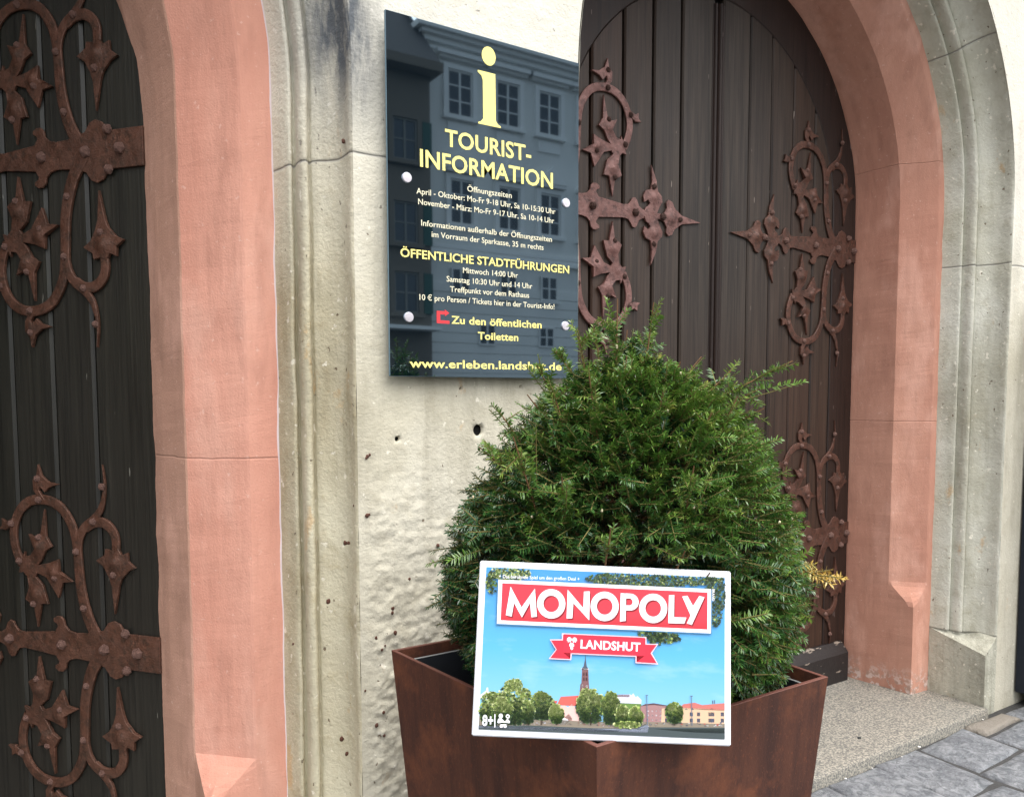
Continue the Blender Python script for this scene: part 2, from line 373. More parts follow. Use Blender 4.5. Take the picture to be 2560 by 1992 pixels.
for px, py, r in SP:
    q = on_wall(px, py); bm = bmesh.new(); bmesh.ops.create_icosphere(bm, subdivisions=2, radius=r)
    for v in bm.verts: v.co *= 1 + .35 * noise.noise(v.co * 300 + q * 50); v.co.y *= .6; v.co.z *= 1.25
    me = bpy.data.meshes.new('brown_speck'); bm.to_mesh(me); bm.free(); me.materials.append(M_spot)
    for p in me.polygons: p.use_smooth = True
    y = 0 if q.x < .77 else wall_y(q.x, q.z) - .001
    if q.x < .765: y = .02 + (.765 - q.x) * 1.1
    o = link_mesh('brown_speck', me, wall_root); o.location = (q.x, y, q.z)

# ------------------------------------------------------------------ hinges and doors
def tr(p): return (1.03 * p[0] - .058, 1.07 * (p[1] + .008))
DART = [(0.129, 0.289), (0.155, 0.293), (0.158, 0.276), (0.192, 0.257), (0.164, 0.24), (0.145, 0.21), (0.135, 0.182), (0.127, 0.101), (0.107, 0.184), (0.097, 0.206), (0.07, 0.232), (0.042, 0.243), (0.069, 0.261), (0.071, 0.287), (0.094, 0.278), (0.106, 0.297)]
TRE = [(0.506, 0.2), (0.494, 0.238), (0.478, 0.268), (0.477, 0.254), (0.455, 0.257), (0.43, 0.279), (0.458, 0.323), (0.428, 0.314), (0.41, 0.324), (0.389, 0.401), (0.386, 0.318), (0.365, 0.288), (0.392, 0.273), (0.411, 0.243), (0.425, 0.229), (0.38, 0.238), (0.341, 0.252), (0.338, 0.215), (0.286, 0.187), (0.328, 0.181), (0.346, 0.134), (0.366, 0.159), (0.392, 0.193), (0.429, 0.205), (0.437, 0.193), (0.409, 0.17), (0.39, 0.112), (0.418, 0.111), (0.436, 0.038), (0.448, 0.1), (0.484, 0.121), (0.465, 0.158), (0.471, 0.191), (0.487, 0.205)]
BUD = [(0.405, 0.425), (0.431, 0.458), (0.432, 0.49), (0.415, 0.505), (0.408, 0.536), (0.394, 0.502), (0.367, 0.484), (0.328, 0.478), (0.368, 0.467), (0.385, 0.452), (0.402, 0.471), (0.408, 0.458), (0.385, 0.428)]
BARB = [(0.515, 0.350), (0.532, 0.341), (0.552, 0.331), (0.581, 0.334), (0.568, 0.345), (0.567, 0.366), (0.55, 0.357), (0.522, 0.369)]
STEM = [(0.176, -0.005), (0.22, 0.053), (0.244, 0.109), (0.259, 0.173), (0.264, 0.245), (0.267, 0.29)]
RING = [(0.265, 0.26), (0.269, 0.300), (0.274, 0.328), (0.288, 0.362), (0.318, 0.401), (0.356, 0.423), (0.402, 0.43), (0.45, 0.423), (0.49, 0.397), (0.516, 0.355), (0.524, 0.31), (0.515, 0.267), (0.494, 0.225)]
BRANCH = [(0.266, 0.26), (0.264, 0.295), (0.254, 0.326), (0.232, 0.354), (0.2, 0.376), (0.171, 0.407), (0.157, 0.443), (0.15, 0.485), (0.156, 0.541)]
CURL = [(0.23, 0.352), (0.2, 0.368), (0.16, 0.369), (0.132, 0.352), (0.117, 0.325), (0.117, 0.285)]
STRAP = [(-.095, .057), (.02, .057), (.04, .064), (.056, .085), (.08, .094), (.102, .086), (.122, .060), (.15, .051), (.19, .045), (.235, .042), (.262, .048), (.278, .062), (.282, .080), (.294, .091), (.312, .091), (.326, .082), (.325, .072), (.312, .066), (.308, .058), (.322, .040), (.38, .034), (.45, .027), (.476, .030), (.490, .044), (.498, .058), (.512, .062), (.524, .052), (.534, .030), (.556, .018), (.60, .014), (.65, .012)]
TIP = [(.64, .012), (.662, .012), (.676, .020), (.690, .040), (.686, .062), (.70, .076), (.722, .068), (.735, .045), (.775, .019), (.889, .0005)]
TEND = [(.560, .008), (.572, .030), (.585, .036), (.594, .048), (.583, .061), (.562, .049), (.556, .073), (.570, .097), (.597, .106), (.604, .142), (.599, .206), (.629, .146), (.637, .104), (.660, .084), (.664, .061), (.648, .039), (.634, .012)]
RIV = [(0.41, 0.493), (0.409, 0.429), (0.157, 0.476), (0.197, 0.372), (0.526, 0.352), (0.267, 0.279), (0.414, 0.315), (0.499, 0.238), (0.355, 0.195), (0.125, 0.218), (0.246, 0.11), (0.447, 0.109)]
def hinge_mesh(mir):
    """one forged strap hinge in the leaf's own coordinates: u from the hinge edge, v up, w off the boards (mir flips w for left-hung leaves)"""
    b = MB(); lay = [0]
    def solid(pts, t, bulge=None, step=.011):
        # outline prism with a rounded, optionally embossed face
        P = [Vector((p[0], p[1])) for p in pts]; ar = sum(P[i].x * P[i - 1].y - P[i - 1].x * P[i].y for i in range(len(P)))
        if ar > 0: P.reverse()
        n = len(P); ins = []
        for i in range(n):
            d1 = (P[i] - P[i - 1]).normalized(); d2 = (P[(i + 1) % n] - P[i]).normalized(); nn = Vector((-d1.y - d2.y, d1.x + d2.x))
            nn = nn.normalized() if nn.length > .05 else -d1; ins.append(P[i] + nn * .0014)
        t += lay[0] * .00025; lay[0] += 1
        pts2 = list(ins); xs = [p.x for p in P]; ys = [p.y for p in P]
        def inside(x, y):
            c = False
            for i in range(n):
                a, q = P[i], P[i - 1]
                if (a.y > y) != (q.y > y) and x < (q.x - a.x) * (y - a.y) / (q.y - a.y) + a.x: c = not c
            return c
        if bulge:
            for x in np.arange(min(xs), max(xs), step):
                for y in np.arange(min(ys), max(ys), step):
                    if inside(x, y) and min((Vector((x, y)) - p).length for p in ins) > step * .55: pts2.append(Vector((x + .0003, y)))
        ov, oe, of, *_ = delaunay_2d_cdt(pts2, [(i, (i + 1) % n) for i in range(n)], [], 1, 1e-6)
        def hgt(p):
            return t + (max(g[2] * math.exp(-((p.x - g[0]) ** 2 + (p.y - g[1]) ** 2) / g[3] ** 2) for g in bulge) if bulge else 0)
        b.add([(p.x, p.y, hgt(p)) for p in ov], [tuple(f) for f in of], 0, bool(bulge))
        vs = [(p.x, p.y, 0) for p in P] + [(p.x, p.y, t - .0012) for p in P] + [(p.x, p.y, hgt(p) if bulge else t) for p in ins]
        b.add(vs, grid_faces(n, 3, True), 0)
    def ribbon(pts, w0, w1, t, taper=False):
        q = catmull(pts, 6); m = len(q); Lq, Rq = [], []
        for i in range(m):
            d = Vector(q[min(i + 1, m - 1)]) - Vector(q[max(i - 1, 0)]); d.normalize(); nn = Vector((-d.y, d.x)); s = i / (m - 1)
            w = w0 + (w1 - w0) * s
            if taper: w *= max(0.03, 1 - max(0, (s - .45) / .55) ** 1.3)
            Lq.append(Vector(q[i]) + nn * w); Rq.append(Vector(q[i]) - nn * w)
        t += lay[0] * .00025; lay[0] += 1
        vs = []
        for i in range(m):
            c = (Lq[i] + Rq[i]) / 2; k = .82
            l2, r2 = c + (Lq[i] - c) * k, c + (Rq[i] - c) * k
            vs += [(*Lq[i], 0), (*Lq[i], t - .0016), (*l2, t), (*c, t + .0007), (*r2, t), (*Rq[i], t - .0016), (*Rq[i], 0)]
        b.add(vs, grid_faces(7, m), 0)
    solid(STRAP + [(u, -v) for u, v in reversed(STRAP)], .0065)
    solid(TIP + [(u, -v) for u, v in reversed(TIP[:-1])], .0066, [(.715, 0, .014, .022), (.78, 0, .004, .012)])
    for s in (1, -1):
        T = lambda L: [(p[0], p[1] * s) for p in map(tr, L)]
        solid([(u, v * s) for u, v in TEND], .0066, [(.615, .075 * s, .012, .020), (.607, .13 * s, .003, .012)])
        ribbon(T(STEM), .0215, .0165, .006); ribbon(T(RING), .0165, .0155, .0058); ribbon(T(BRANCH), .0165, .012, .0056, True); ribbon(T(CURL), .0165, .0150, .0054)
        def bl(u, v, h, r): q = tr((u, v)); return (q[0], q[1] * s, h, r)
        solid(T(TRE), .0064, [bl(.418, .288, .013, .020), bl(.358, .213, .013, .020), bl(.437, .14, .013, .020), bl(.46, .215, .003, .015)])
        solid(T(DART), .0064, [bl(.117, .255, .014, .021)])
        solid(T(BUD), .0060, [bl(.412, .478, .004, .014)]); solid(T(BARB), .0060, [bl(.55, .348, .003, .010)])
    if mir: b.v = [(x, y, -z) for x, y, z in b.v]
    b.v = [(x, z, y) for x, y, z in b.v]          # u -> x, w -> y, v -> z
    o = b.build('strap_hinge', [M_ironR]); me = o.data; bpy.data.objects.remove(o); return me
def rivet_mesh(mir):
    b = MB(); n = 6; vs = []
    for r, h in ((1.0, 0), (.98, .32), (.80, .60), (.42, .92)):
        for k in range(n): vs.append((r * math.cos(PI * 2 * k / n + .3), h * (-1 if mir else 1), r * math.sin(PI * 2 * k / n + .3)))
    vs.append((.06, 1.08 * (-1 if mir else 1), 0)); fs = grid_faces(n, 4, True) + [(18 + k, 18 + (k + 1) % n, 24) for k in range(n)]
    b.add(vs, fs); o = b.build('rivet', [M_rivR]); me = o.data; bpy.data.objects.remove(o); return me
HM = {m: hinge_mesh(m) for m in (False, True)}; RM = {m: rivet_mesh(m) for m in (False, True)}
def remat(me, mat): q = me.copy(); q.materials.clear(); q.materials.append(mat); return q
def make_leaf(label, loc, rz, mir, half, edges, mats, iron, riv, zh, hu, hscale, zs, astragal, kick_h, rim=True):
    """arched boarded leaf: x from the hinge edge (0) to the meeting edge (half), y outward (times sign)"""
    sg = -1 if mir else 1
    root = empty('door_leaf', loc, rz, label=label, cat='door', group='boarded door leaves with forged strap hinges')
    RI, RO = (.838, 1.07) if rim else (1.05, 1.07)
    def top(u, r): d = half - u; return zs + math.sqrt(max(r * r - d * d, 0))
    b = MB()
    def plank(u0, u1, mi=0):
        n = 10; bv = .006 if rim else .009; f = []
        U = [u0, u0 + bv] + list(np.linspace(u0 + bv, u1 - bv, n))[1:-1] + [u1 - bv, u1]
        vs = []
        for u in U:
            zt = top(u, RI - .002); w = -.007 if u in (u0, u1) else 0.0
            vs += [(u, sg * w, .02), (u, sg * w, zt), (u, sg * -.03, .02), (u, sg * -.03, zt)]
        m = len(U); fs = []
        for i in range(m - 1): a, c = i * 4, i * 4 + 4; fs += [(a, c, c + 1, a + 1), (a + 1, c + 1, c + 3, a + 3)]
        fs += [(0, 1, 3, 2), ((m - 1) * 4, (m - 1) * 4 + 2, (m - 1) * 4 + 3, (m - 1) * 4 + 1)]
        b.add(vs, fs, mi)
    g = .0035 if not mir else .006
    if not rim: g = .002
    for u0, u1 in zip(edges[:-1], edges[1:]): plank(u0 + g, u1 - g)
    b.box(.002, half, min(sg * -.045, sg * -.0305), max(sg * -.045, sg * -.0305), .02, zs + .2, 1)
    # back board up into the arch
    vs = []; 
    for u in np.linspace(.05, half, 24): vs += [(u, sg * -.032, zs), (u, sg * -.032, top(u, .9))]
    b.add(vs, [(2 * i, 2 * i + 2, 2 * i + 3, 2 * i + 1) for i in range(23)], 1)
    b.build('boards', [mats[0], M_gap], root)
    if rim:
      b = MB(); vs = []                                         # stile and arched rim, one frame
      path_ = [(half - RI + .0, z, -.05, z) for z in np.linspace(.02, zs, 8)]
      for th in np.linspace(0, PI / 2, 40): path_.append((half - RI * math.cos(th), zs + RI * math.sin(th), half - RO * math.cos(th), zs + RO * math.sin(th)))
      for iu, iz, ou, oz in path_:
        ou = max(ou, -.05)
        vs += [(iu, sg * -.03, iz), (iu, sg * -.001, iz), (iu + (ou - iu) * .02, sg * .003, iz + (oz - iz) * .02), (ou, sg * .003, oz), (ou, sg * -.03, oz)]
      b.add(vs, grid_faces(5, len(path_))); b.build('frame', mats[1], root)
    if astragal:
        b = MB()
        for i, (u, w, pr) in enumerate(((half - .010, .010, .016), (half + .012, .012, .024), (half + .034, .010, .016))):
            n = 8; vs = []
            for z in np.linspace(.22, zs + .80, 3):
                for k in range(n): t = PI * k / (n - 1); vs.append((u + w * math.cos(t), sg * (pr * math.sin(t) - .004), z))
            b.add(vs, grid_faces(n, 3), 0, True)
        b.box(half - .026, half + .048, min(sg * -.028, sg * .0015), max(sg * -.028, sg * .0015), .22, zs + .80)
        b.build('astragal', mats[1], root)
    if kick_h:
        b = MB(); Pk = [(-.03, .0), (.050, .0), (.055, .008), (.055, kick_h - .05), (.045, kick_h - .035), (.012, kick_h), (-.03, kick_h)]; vs = []
        for u in np.linspace(.004, half - .03, 14):
            for w, z in Pk: vs.append((u, sg * (w + .001 * noise.noise(Vector((u * 9, w * 30, z * 9)))), z + .004))
        n = len(Pk); fs = grid_faces(n, 14) + [tuple(range(n)), tuple(13 * n + i for i in range(n))]; b.add(vs, fs)
        b.build('kick_board', M_kick, root)
    hm = remat(HM[mir], iron); rm = remat(RM[mir], riv)
    for z0 in zh:
        h = link_mesh('strap_hinge', hm, root); h.location = (hu, sg * .0035, z0); h.scale = (hscale,) * 3
        k = 0
        spots = [(-.012, 0, 1.5), (.031, .059, 1.3), (.031, -.059, 1.3), (.117, .0, 1.5), (.290, .0, 1.4), (.513, 0, 1.4), (.665, 0, 1.35), (.765, 0, 1.0), (.614, .118, 1.05), (.614, -.118, 1.05)]
        for s in (1, -1): spots += [(*(lambda q: (q[0], q[1] * s))(tr(p)), 1.0) for p in RIV]
        for u, v, sc in spots:
            o = link_mesh('rivet', rm, h); o.location = (u, sg * .0072, v); q = .0122 * sc; o.scale = (q, q * 1.1, q); o.rotation_euler = (0, random.uniform(0, 6), 0)
    return root
M_kick = MAT('kick_board_paint', .6)
M_kick.col(M_kick.mix(M_kick.ramp(M_kick.noise(16, 4, .6, (.6, 1, 2.5)), (.64, 0), (.66, 1)), lin(30, 25, 24), lin(132, 120, 108))); M_kick.bump(M_kick.noise(40, 4), .002); M_kick = M_kick.m
HALF = .983
make_leaf('closed brown leaf with rusty hinges nearest the painted jamb at right', (3.690, .632, 0), PI, False, HALF, [HALF - .84, .296, .457, .613, .763, HALF - .062 + .02], (M_wood, M_woodrim), M_ironR, M_rivR,
          (2.236, .79), 0, 1.0, 2.4, False, .215)
make_leaf('closed brown leaf with pinkish hinge and wide board gaps next to the dark blue sign', (1.724, .632, 0), 0, True, HALF, [HALF - .84, .288, .456, .617, .778, HALF - .004], (M_wood, M_woodrim), M_ironSky, M_rivP,
          (2.254, .79), 0, 1.0, 2.4, True, .215)
make_leaf('black leaf standing open with brown hinges at the left edge of the picture', (.36, .62, 0), math.atan2(.774, -.6323), False, HALF, [-.12, .178, .335, .497, .66, .82, HALF], (M_woodL, M_woodL), M_ironL, M_rivR,
          (2.210, .742), .056, .955, 2.4, False, 0, False)

# ------------------------------------------------------------------ sign
sign = empty('information_sign', (.8425, -.03, 1.5535), label='dark blue glass tourist sign with yellow lettering bolted to the stone wall', cat='sign')
m = MAT('blue_glass', .02, .5); m.b.inputs['IOR'].default_value = 3.5; m.col(lin(6, 16, 24)); m.b.inputs['Specular Tint'].default_value = (.66, .86, 1.0, 1); M_glass = m.m
m = MAT('glass_edge', .15, .5); m.col(lin(96, 120, 132)); M_edge = m.m
b = MB(); b.box(0, .6, -.004, .004, 0, .9, 0, .0012)
for i, f in enumerate(b.f):
    ys = [b.v[k][1] for k in f]
    b.m[i] = 0 if max(ys) < -.0035 else 1
b.build('glass_panel', [M_glass, M_edge], sign)
M_yel = flat('yellow_vinyl', lin(246, 232, 140), .5); M_pal = flat('cream_vinyl', lin(232, 226, 196), .5); M_redv = flat('red_vinyl', lin(226, 62, 68), .5); M_bolt = MAT('steel_cap', .35); M_bolt.b.inputs['Metallic'].default_value = .6; M_bolt.col(lin(226, 220, 226)); M_bolt = M_bolt.m
def text_mesh(body, bold=0.0, extr=.02):
    c = bpy.data.curves.new('t', 'FONT'); c.body = body; c.size = 1; c.offset = bold; c.extrude = extr; c.resolution_u = 3; c.space_character = 1.0 + bold
    o = bpy.data.objects.new('t', c); COL.objects.link(o); bpy.context.view_layer.update()
    me = bpy.data.meshes.new_from_object(o.evaluated_get(bpy.context.evaluated_depsgraph_get())); bpy.data.objects.remove(o); bpy.data.curves.remove(c)
    return me
def text_on_sign(name, body, u0, u1, v, cap, mat, bold=.0, parent=sign):
    me = text_mesh(body, bold); n = len(me.vertices); co = np.empty(n * 3, np.float32); me.vertices.foreach_get('co', co); co = co.reshape(-1, 3)
    x0, x1 = co[:, 0].min(), co[:, 0].max(); sx = (u1 - u0) / (x1 - x0); sz = cap / (.727 + bold * 2)
    out = np.stack([u0 + (co[:, 0] - x0) * sx, -.0046 - co[:, 2] * .01, v + (co[:, 1] + bold) * sz], 1)
    me.vertices.foreach_set('co', out.ravel().astype(np.float32)); me.materials.clear(); me.materials.append(mat); me.update()
    me.name = name; return link_mesh(name, me, parent)
text_on_sign('heading', 'TOURIST-', .1636, .4335, .5975, .046, M_yel, .018)
text_on_sign('heading', 'INFORMATION', .091, .508, .534, .047, M_yel, .018)
text_on_sign('opening_hours', 'Öffnungszeiten', .229, .369, .4905, .0158, M_pal, .007)
text_on_sign('opening_hours', 'April - Oktober: Mo-Fr 9-18 Uhr, Sa 10-15:30 Uhr', .0799, .5167, .465, .0155, M_pal, .007)
text_on_sign('opening_hours', 'November - März: Mo-Fr 9-17 Uhr, Sa 10-14 Uhr', .0845, .5124, .4387, .0155, M_pal, .007)
text_on_sign('notice', 'Informationen außerhalb der Öffnungszeiten', .0924, .5046, .386, .0155, M_pal, .007)
text_on_sign('notice', 'im Vorraum der Sparkasse, 35 m rechts', .1223, .4756, .3605, .0155, M_pal, .007)
text_on_sign('tour_heading', 'ÖFFENTLICHE STADTFÜHRUNGEN', .0331, .566, .302, .0235, M_yel, .016)
text_on_sign('tour_times', 'Mittwoch 14:00 Uhr', .2142, .3888, .276, .0155, M_pal, .007)
text_on_sign('tour_times', 'Samstag 10:30 Uhr und 14 Uhr', .1651, .437, .2497, .0155, M_pal, .007)
text_on_sign('tour_times', 'Treffpunkt vor dem Rathaus', .175, .4264, .2237, .0155, M_pal, .007)
text_on_sign('tour_times', '10 € pro Person / Tickets hier in der Tourist-Info!', .0853, .5136, .197, .0155, M_pal, .007)
text_on_sign('toilet_notice', 'Zu den öffentlichen', .178, .4691, .1407, .0215, M_yel, .02)
text_on_sign('toilet_notice', 'Toiletten', .2592, .3897, .102, .0215, M_yel, .02)
text_on_sign('web_address', 'www.erleben.landshut.de', .0551, .5397, .023, .0238, M_yel, .018)
def plate(name, pts, y, mat, parent, t=.0006):
    b = MB(); n = len(pts); fs = tessellate_polygon([[Vector((p[0], p[1], 0)) for p in pts]])
    b.add([(p[0], y - t, p[1]) for p in pts], fs); b.add([(p[0], y - t, p[1]) for p in pts] + [(p[0], y, p[1]) for p in pts], grid_faces(n, 2, True)); return b.build(name, mat, parent)
plate('arrow', [(.1349, .1717), (.1589, .1719), (.1589, .1763), (.1718, .1677), (.1594, .1591), (.1594, .1634), (.1450, .1632), (.1450, .1477), (.1724, .1476), (.1724, .1398), (.1349, .1398)], -.0042, M_redv, sign)
icon = plate('info_letter', [(.2631, .8100), (.3173, .8100), (.3187, .688), (.326, .6795), (.3342, .6766), (.3342, .6719), (.264, .6719), (.264, .6765), (.2725, .6795), (.2792, .688), (.2785, .787), (.2742, .798), (.2631, .8050)], -.0042, M_yel, sign)
plate('info_dot', [(.2972 + .0215 * math.cos(t), .8525 + .0243 * math.sin(t)) for t in np.linspace(0, 2 * PI, 41)[:-1]], -.0042, M_yel, sign)
for u, v in ((.053, .5008), (.5533, .501), (.054, .1512), (.552, .1516)):
    b = MB(); n = 28; vs = []
    for r, y in ((.0128, .028), (.0128, -.0075), (.0118, -.009), (.0, -.0094)):
        for k in range(n): vs.append((u + r * math.cos(2 * PI * k / n), y, v + r * math.sin(2 * PI * k / n)))
    b.add(vs, grid_faces(n, 4, True)); b.build('standoff_bolt', M_bolt, sign, weld=True)

# ------------------------------------------------------------------ planter
H = .93; PLX0, PLX1, PLY0, PLY1 = .766, 1.405, -.923, -.276
m = MAT('corten_steel', .75, .3); x, y, z = m.xyz()
c = m.mix(m.ramp(m.noise(5, 6, .65, (1, 1, .5)), (.35, 0), (.65, 1)), lin(72, 43, 33), lin(86, 52, 38))
c = m.mix(m.ramp(m.noise(60, 5, .7, (1, 1, .22), (2, 2, 2)), (.5, 0), (.7, .6)), c, lin(62, 36, 30))
c = m.mix(m.ramp(m.noise(120, 3, .6, (1, 1, .5), (6, 2, 2)), (.62, 0), (.7, .5)), c, lin(116, 64, 40))
c = m.mix(m.ramp(m.noise(3, 4, .6, (1, 1, 2.6), (1, 4, 2)), (.56, 0), (.64, .4)), c, lin(116, 66, 42))
c = m.mix(m.ramp(m.noise(16, 6, .7, (1, 1, .07), (9, 4, 1)), (.46, 0), (.64, .75)), c, lin(50, 31, 27)); c = m.mix(m.ramp(m.noise(7, 5, .7, off=(2, 8, 1)), (.50, 0), (.66, .65)), c, lin(112, 66, 44))
c = m.mix(m.ramp(m.noise(200, 2, .5, off=(2, 1, 1)), (.63, 0), (.70, .2)), c, lin(134, 84, 58))
m.col(c); m.bump(m.noise(150, 4, .6), .0012, .6); M_corten = m.m
M_corrim = flat('corten_rim', lin(104, 66, 56), .6); M_liner = flat('liner_plastic', lin(44, 46, 50), .45); M_lip = flat('liner_lip', lin(150, 150, 148), .5); M_soil = MAT('soil', .95); M_soil.col(M_soil.mix(M_soil.noise(60), lin(48, 38, 30), lin(24, 20, 17))); M_soil.bump(M_soil.noise(70), .02); M_soil = M_soil.m
pl = empty('planter', ((PLX0 + PLX1) / 2, (PLY0 + PLY1) / 2, 0), label='square tapered planter of rusty steel holding the yew', cat='planter')
px_, py_ = pl.location.x, pl.location.y; TP = .07; hw, hd = (PLX1 - PLX0) / 2, (PLY1 - PLY0) / 2
def ring(b, ins0, z0, ins1, z1, mi=0):
    q = [(-1, -1), (1, -1), (1, 1), (-1, 1)]
    def X(sx, sy, i): return sx * (hw - i) - (.0365 * (sy - 0) if sx < 0 else 0)      # the left side is splayed a little
    b.add([(X(sx, sy, ins0), sy * (hd - ins0), z0) for sx, sy in q] + [(X(sx, sy, ins1), sy * (hd - ins1), z1) for sx, sy in q], grid_faces(4, 2, True), mi)
b = MB(); ring(b, TP, .0, 0, H - .001); ring(b, 0, H - .001, .001, H, 1); ring(b, .001, H, .008, H, 1); ring(b, .008, H, .009, H - .001, 1); ring(b, .009, H - .001, .02, H - .16); b.build('steel_wall', [M_corten, M_corrim], pl)
b = MB(); ring(b, .022, H - .022, .026, H - .020, 1); ring(b, .026, H - .020, .028, H - .022, 1); ring(b, .028, H - .022, .05, H - .25); ring(b, .022, H - .022, .024, H - .1); b.build('liner', [M_liner, M_lip], pl)
b = MB(); vs = [(x, y, H - .15 + .02 * noise.noise(Vector((x * 8, y * 8, 1)))) for y in np.linspace(-hd + .043, hd - .043, 20) for x in np.linspace(-hw + .043, hw - .043, 20)]; b.add(vs, grid_faces(20, 20), 0, True); b.build('soil', M_soil, pl)

# ------------------------------------------------------------------ game box on the rim
bw = .432; BHT = bw / 1.5; BT = .052; BL = Vector((.640, -.7966, .9405))
bx = Vector((.8458, -.5323, -.0481)).normalized(); bo = Vector((-.5101, -.8308, .2246)); bo = (bo - bx * bo.dot(bx)).normalized(); bu = bo.cross(bx)
box = bpy.data.objects.new('game_box', None); COL.objects.link(box)
tag(box, 'white edged board game box with blue town picture leaning on the yew', 'game box')
box.matrix_world = Matrix(((bx.x, -bo.x, bu.x, BL.x), (bx.y, -bo.y, bu.y, BL.y), (bx.z, -bo.z, bu.z, BL.z), (0, 0, 0, 1)))   # x right, -y out, z up
M_card = flat('white_card', lin(232, 234, 240), .35, .4)
b = MB(); b.box(0, bw, 0, BT - .012, 0, BHT, 0, .0025); b.build('lid', M_card, box)
b = MB(); b.box(.0015, bw - .0015, BT - .0118, BT, .0015, BHT - .0015, 0, .001); b.build('tray', M_card, box)
# homography from measured print coordinates to the cover
src = np.array([(100, 65), (2115, 145), (2115, 1545), (22, 1465)], float); dst = np.array([(0, BHT), (bw, BHT), (bw, 0), (0, 0)], float)
A = []; B = []
for (sx, sy), (dx, dy) in zip(src, dst): A += [[sx, sy, 1, 0, 0, 0, -dx * sx, -dx * sy], [0, 0, 0, sx, sy, 1, -dy * sx, -dy * sy]]; B += [dx, dy]
hmg = np.append(np.linalg.solve(np.array(A), np.array(B)), 1).reshape(3, 3)
def cv(x, y): q = hmg @ (x, y, 1); return (q[0] / q[2], q[1] / q[2])
def ink(name, *c): return flat('ink_' + name, lin(*c), .3, .4)
LAY = [0]
class Print:                           # one printed layer, a hair above the last
    def __init__(s): LAY[0] += 1; s.y = -.00012 - LAY[0] * .00012; s.b = MB()
    def poly(s, pts, mi=0, raw=False):
        q = pts if raw else [cv(*p) for p in pts]
        s.b.add([(p[0], s.y, p[1]) for p in q], tessellate_polygon([[Vector((p[0], p[1], 0)) for p in q]]), mi); return s
    def ring(s, c, ro, ri, n=48, mi=0):
        vs = []
        for rr in (ro, ri):
            for k in range(n): t = 2 * PI * k / n; q = cv(c[0] + rr[0] * math.cos(t), c[1] + rr[1] * math.sin(t)); vs.append((q[0], s.y, q[1]))
        s.b.add(vs, grid_faces(n, 2, True), mi); return s
    def disc(s, x, y, rx, ry=None, mi=0, n=20, wob=0):
        s.poly([(x + (rx + random.uniform(-wob, wob)) * math.cos(2 * PI * k / n), y + ((ry or rx) + random.uniform(-wob, wob)) * math.sin(2 * PI * k / n)) for k in range(n)], mi); return s
    def text(s, body, p0, p1, cap, bold=0, mi=0, tilt=None):
        me = text_mesh(body, bold, 0); q0, q1 = Vector(cv(*p0)), Vector(cv(*p1)); d = (q1 - q0); L = d.length; d.normalize(); nn = Vector((-d.y, d.x))
        xs = [v.co.x for v in me.vertices]; x0, x1 = min(xs), max(xs); sc = cap * BHT / 1400 / .727
        s.b.add([(*(lambda w: (w.x, s.y, w.y))(q0 + d * ((v.co.x - x0) / (x1 - x0) * L) + nn * v.co.y * sc),) for v in me.vertices], [tuple(f.vertices) for f in me.polygons], mi); bpy.data.meshes.remove(me); return s
    def done(s, name, mats, parent): return s.b.build(name, mats, parent, fix=False)
m = MAT('ink_sky', .3, .4); _, _, z = m.xyz(); m.col(m.mix(m.ramp(m.noise(14, 4, .6, (.5, 1, 1.6)), (.55, 0), (.8, .35)), m.ramp(m.math('DIVIDE', z, BHT), (.15, lin(128, 182, 214)), (.5, lin(84, 164, 214)), (.9, lin(64, 140, 202))), lin(196, 214, 226))); M_sky = m.m
pic = Print().poly([(150, 115), (2065, 195), (2062, 1487), (78, 1410)]).done('cover_picture', M_sky, box)
GR = [ink('leaf_dark', 40, 62, 38), ink('leaf_mid', 96, 126, 62), ink('leaf_light', 160, 178, 96), ink('leaf_pale', 204, 212, 150), ink('leaf_grey', 74, 92, 80)]
def leaves(p, cx, cy, rx, ry, n, size, w, inside=None, pointy=False, shade=None):
    for _ in range(n):
        t = random.uniform(0, 2 * PI); r = math.sqrt(random.random()); x = cx + rx * r * math.cos(t); y = cy + ry * r * math.sin(t)
        if inside and not inside(x, y): continue
        sh = (y - shade[0]) / shade[1] if shade else 0
        fct = (1 + 3 * sh, 1, max(.05, 1 - 2 * sh), max(.02, 1 - 4 * sh), 1 + 2 * sh) if sh > 0 else (max(.1, 1 + .8 * sh), 1, 1 - 1.5 * sh, 1 - 2 * sh, max(.1, 1 + .6 * sh))
        w2 = [max(.001, q * m_) for q, m_ in zip(w, fct)]
        k = random.choices(range(5), w2)[0]; s = size * random.uniform(.5, 1.3); a0 = random.uniform(0, 6); nn = 8 if pointy else 6
        p.poly([(x + s * (1 if j % 2 == 0 else (.45 if pointy else .8)) * math.cos(a0 + j * 2 * PI / nn), y + s * (1 if j % 2 == 0 else (.45 if pointy else .8)) * math.sin(a0 + j * 2 * PI / nn)) for j in range(nn)], k)
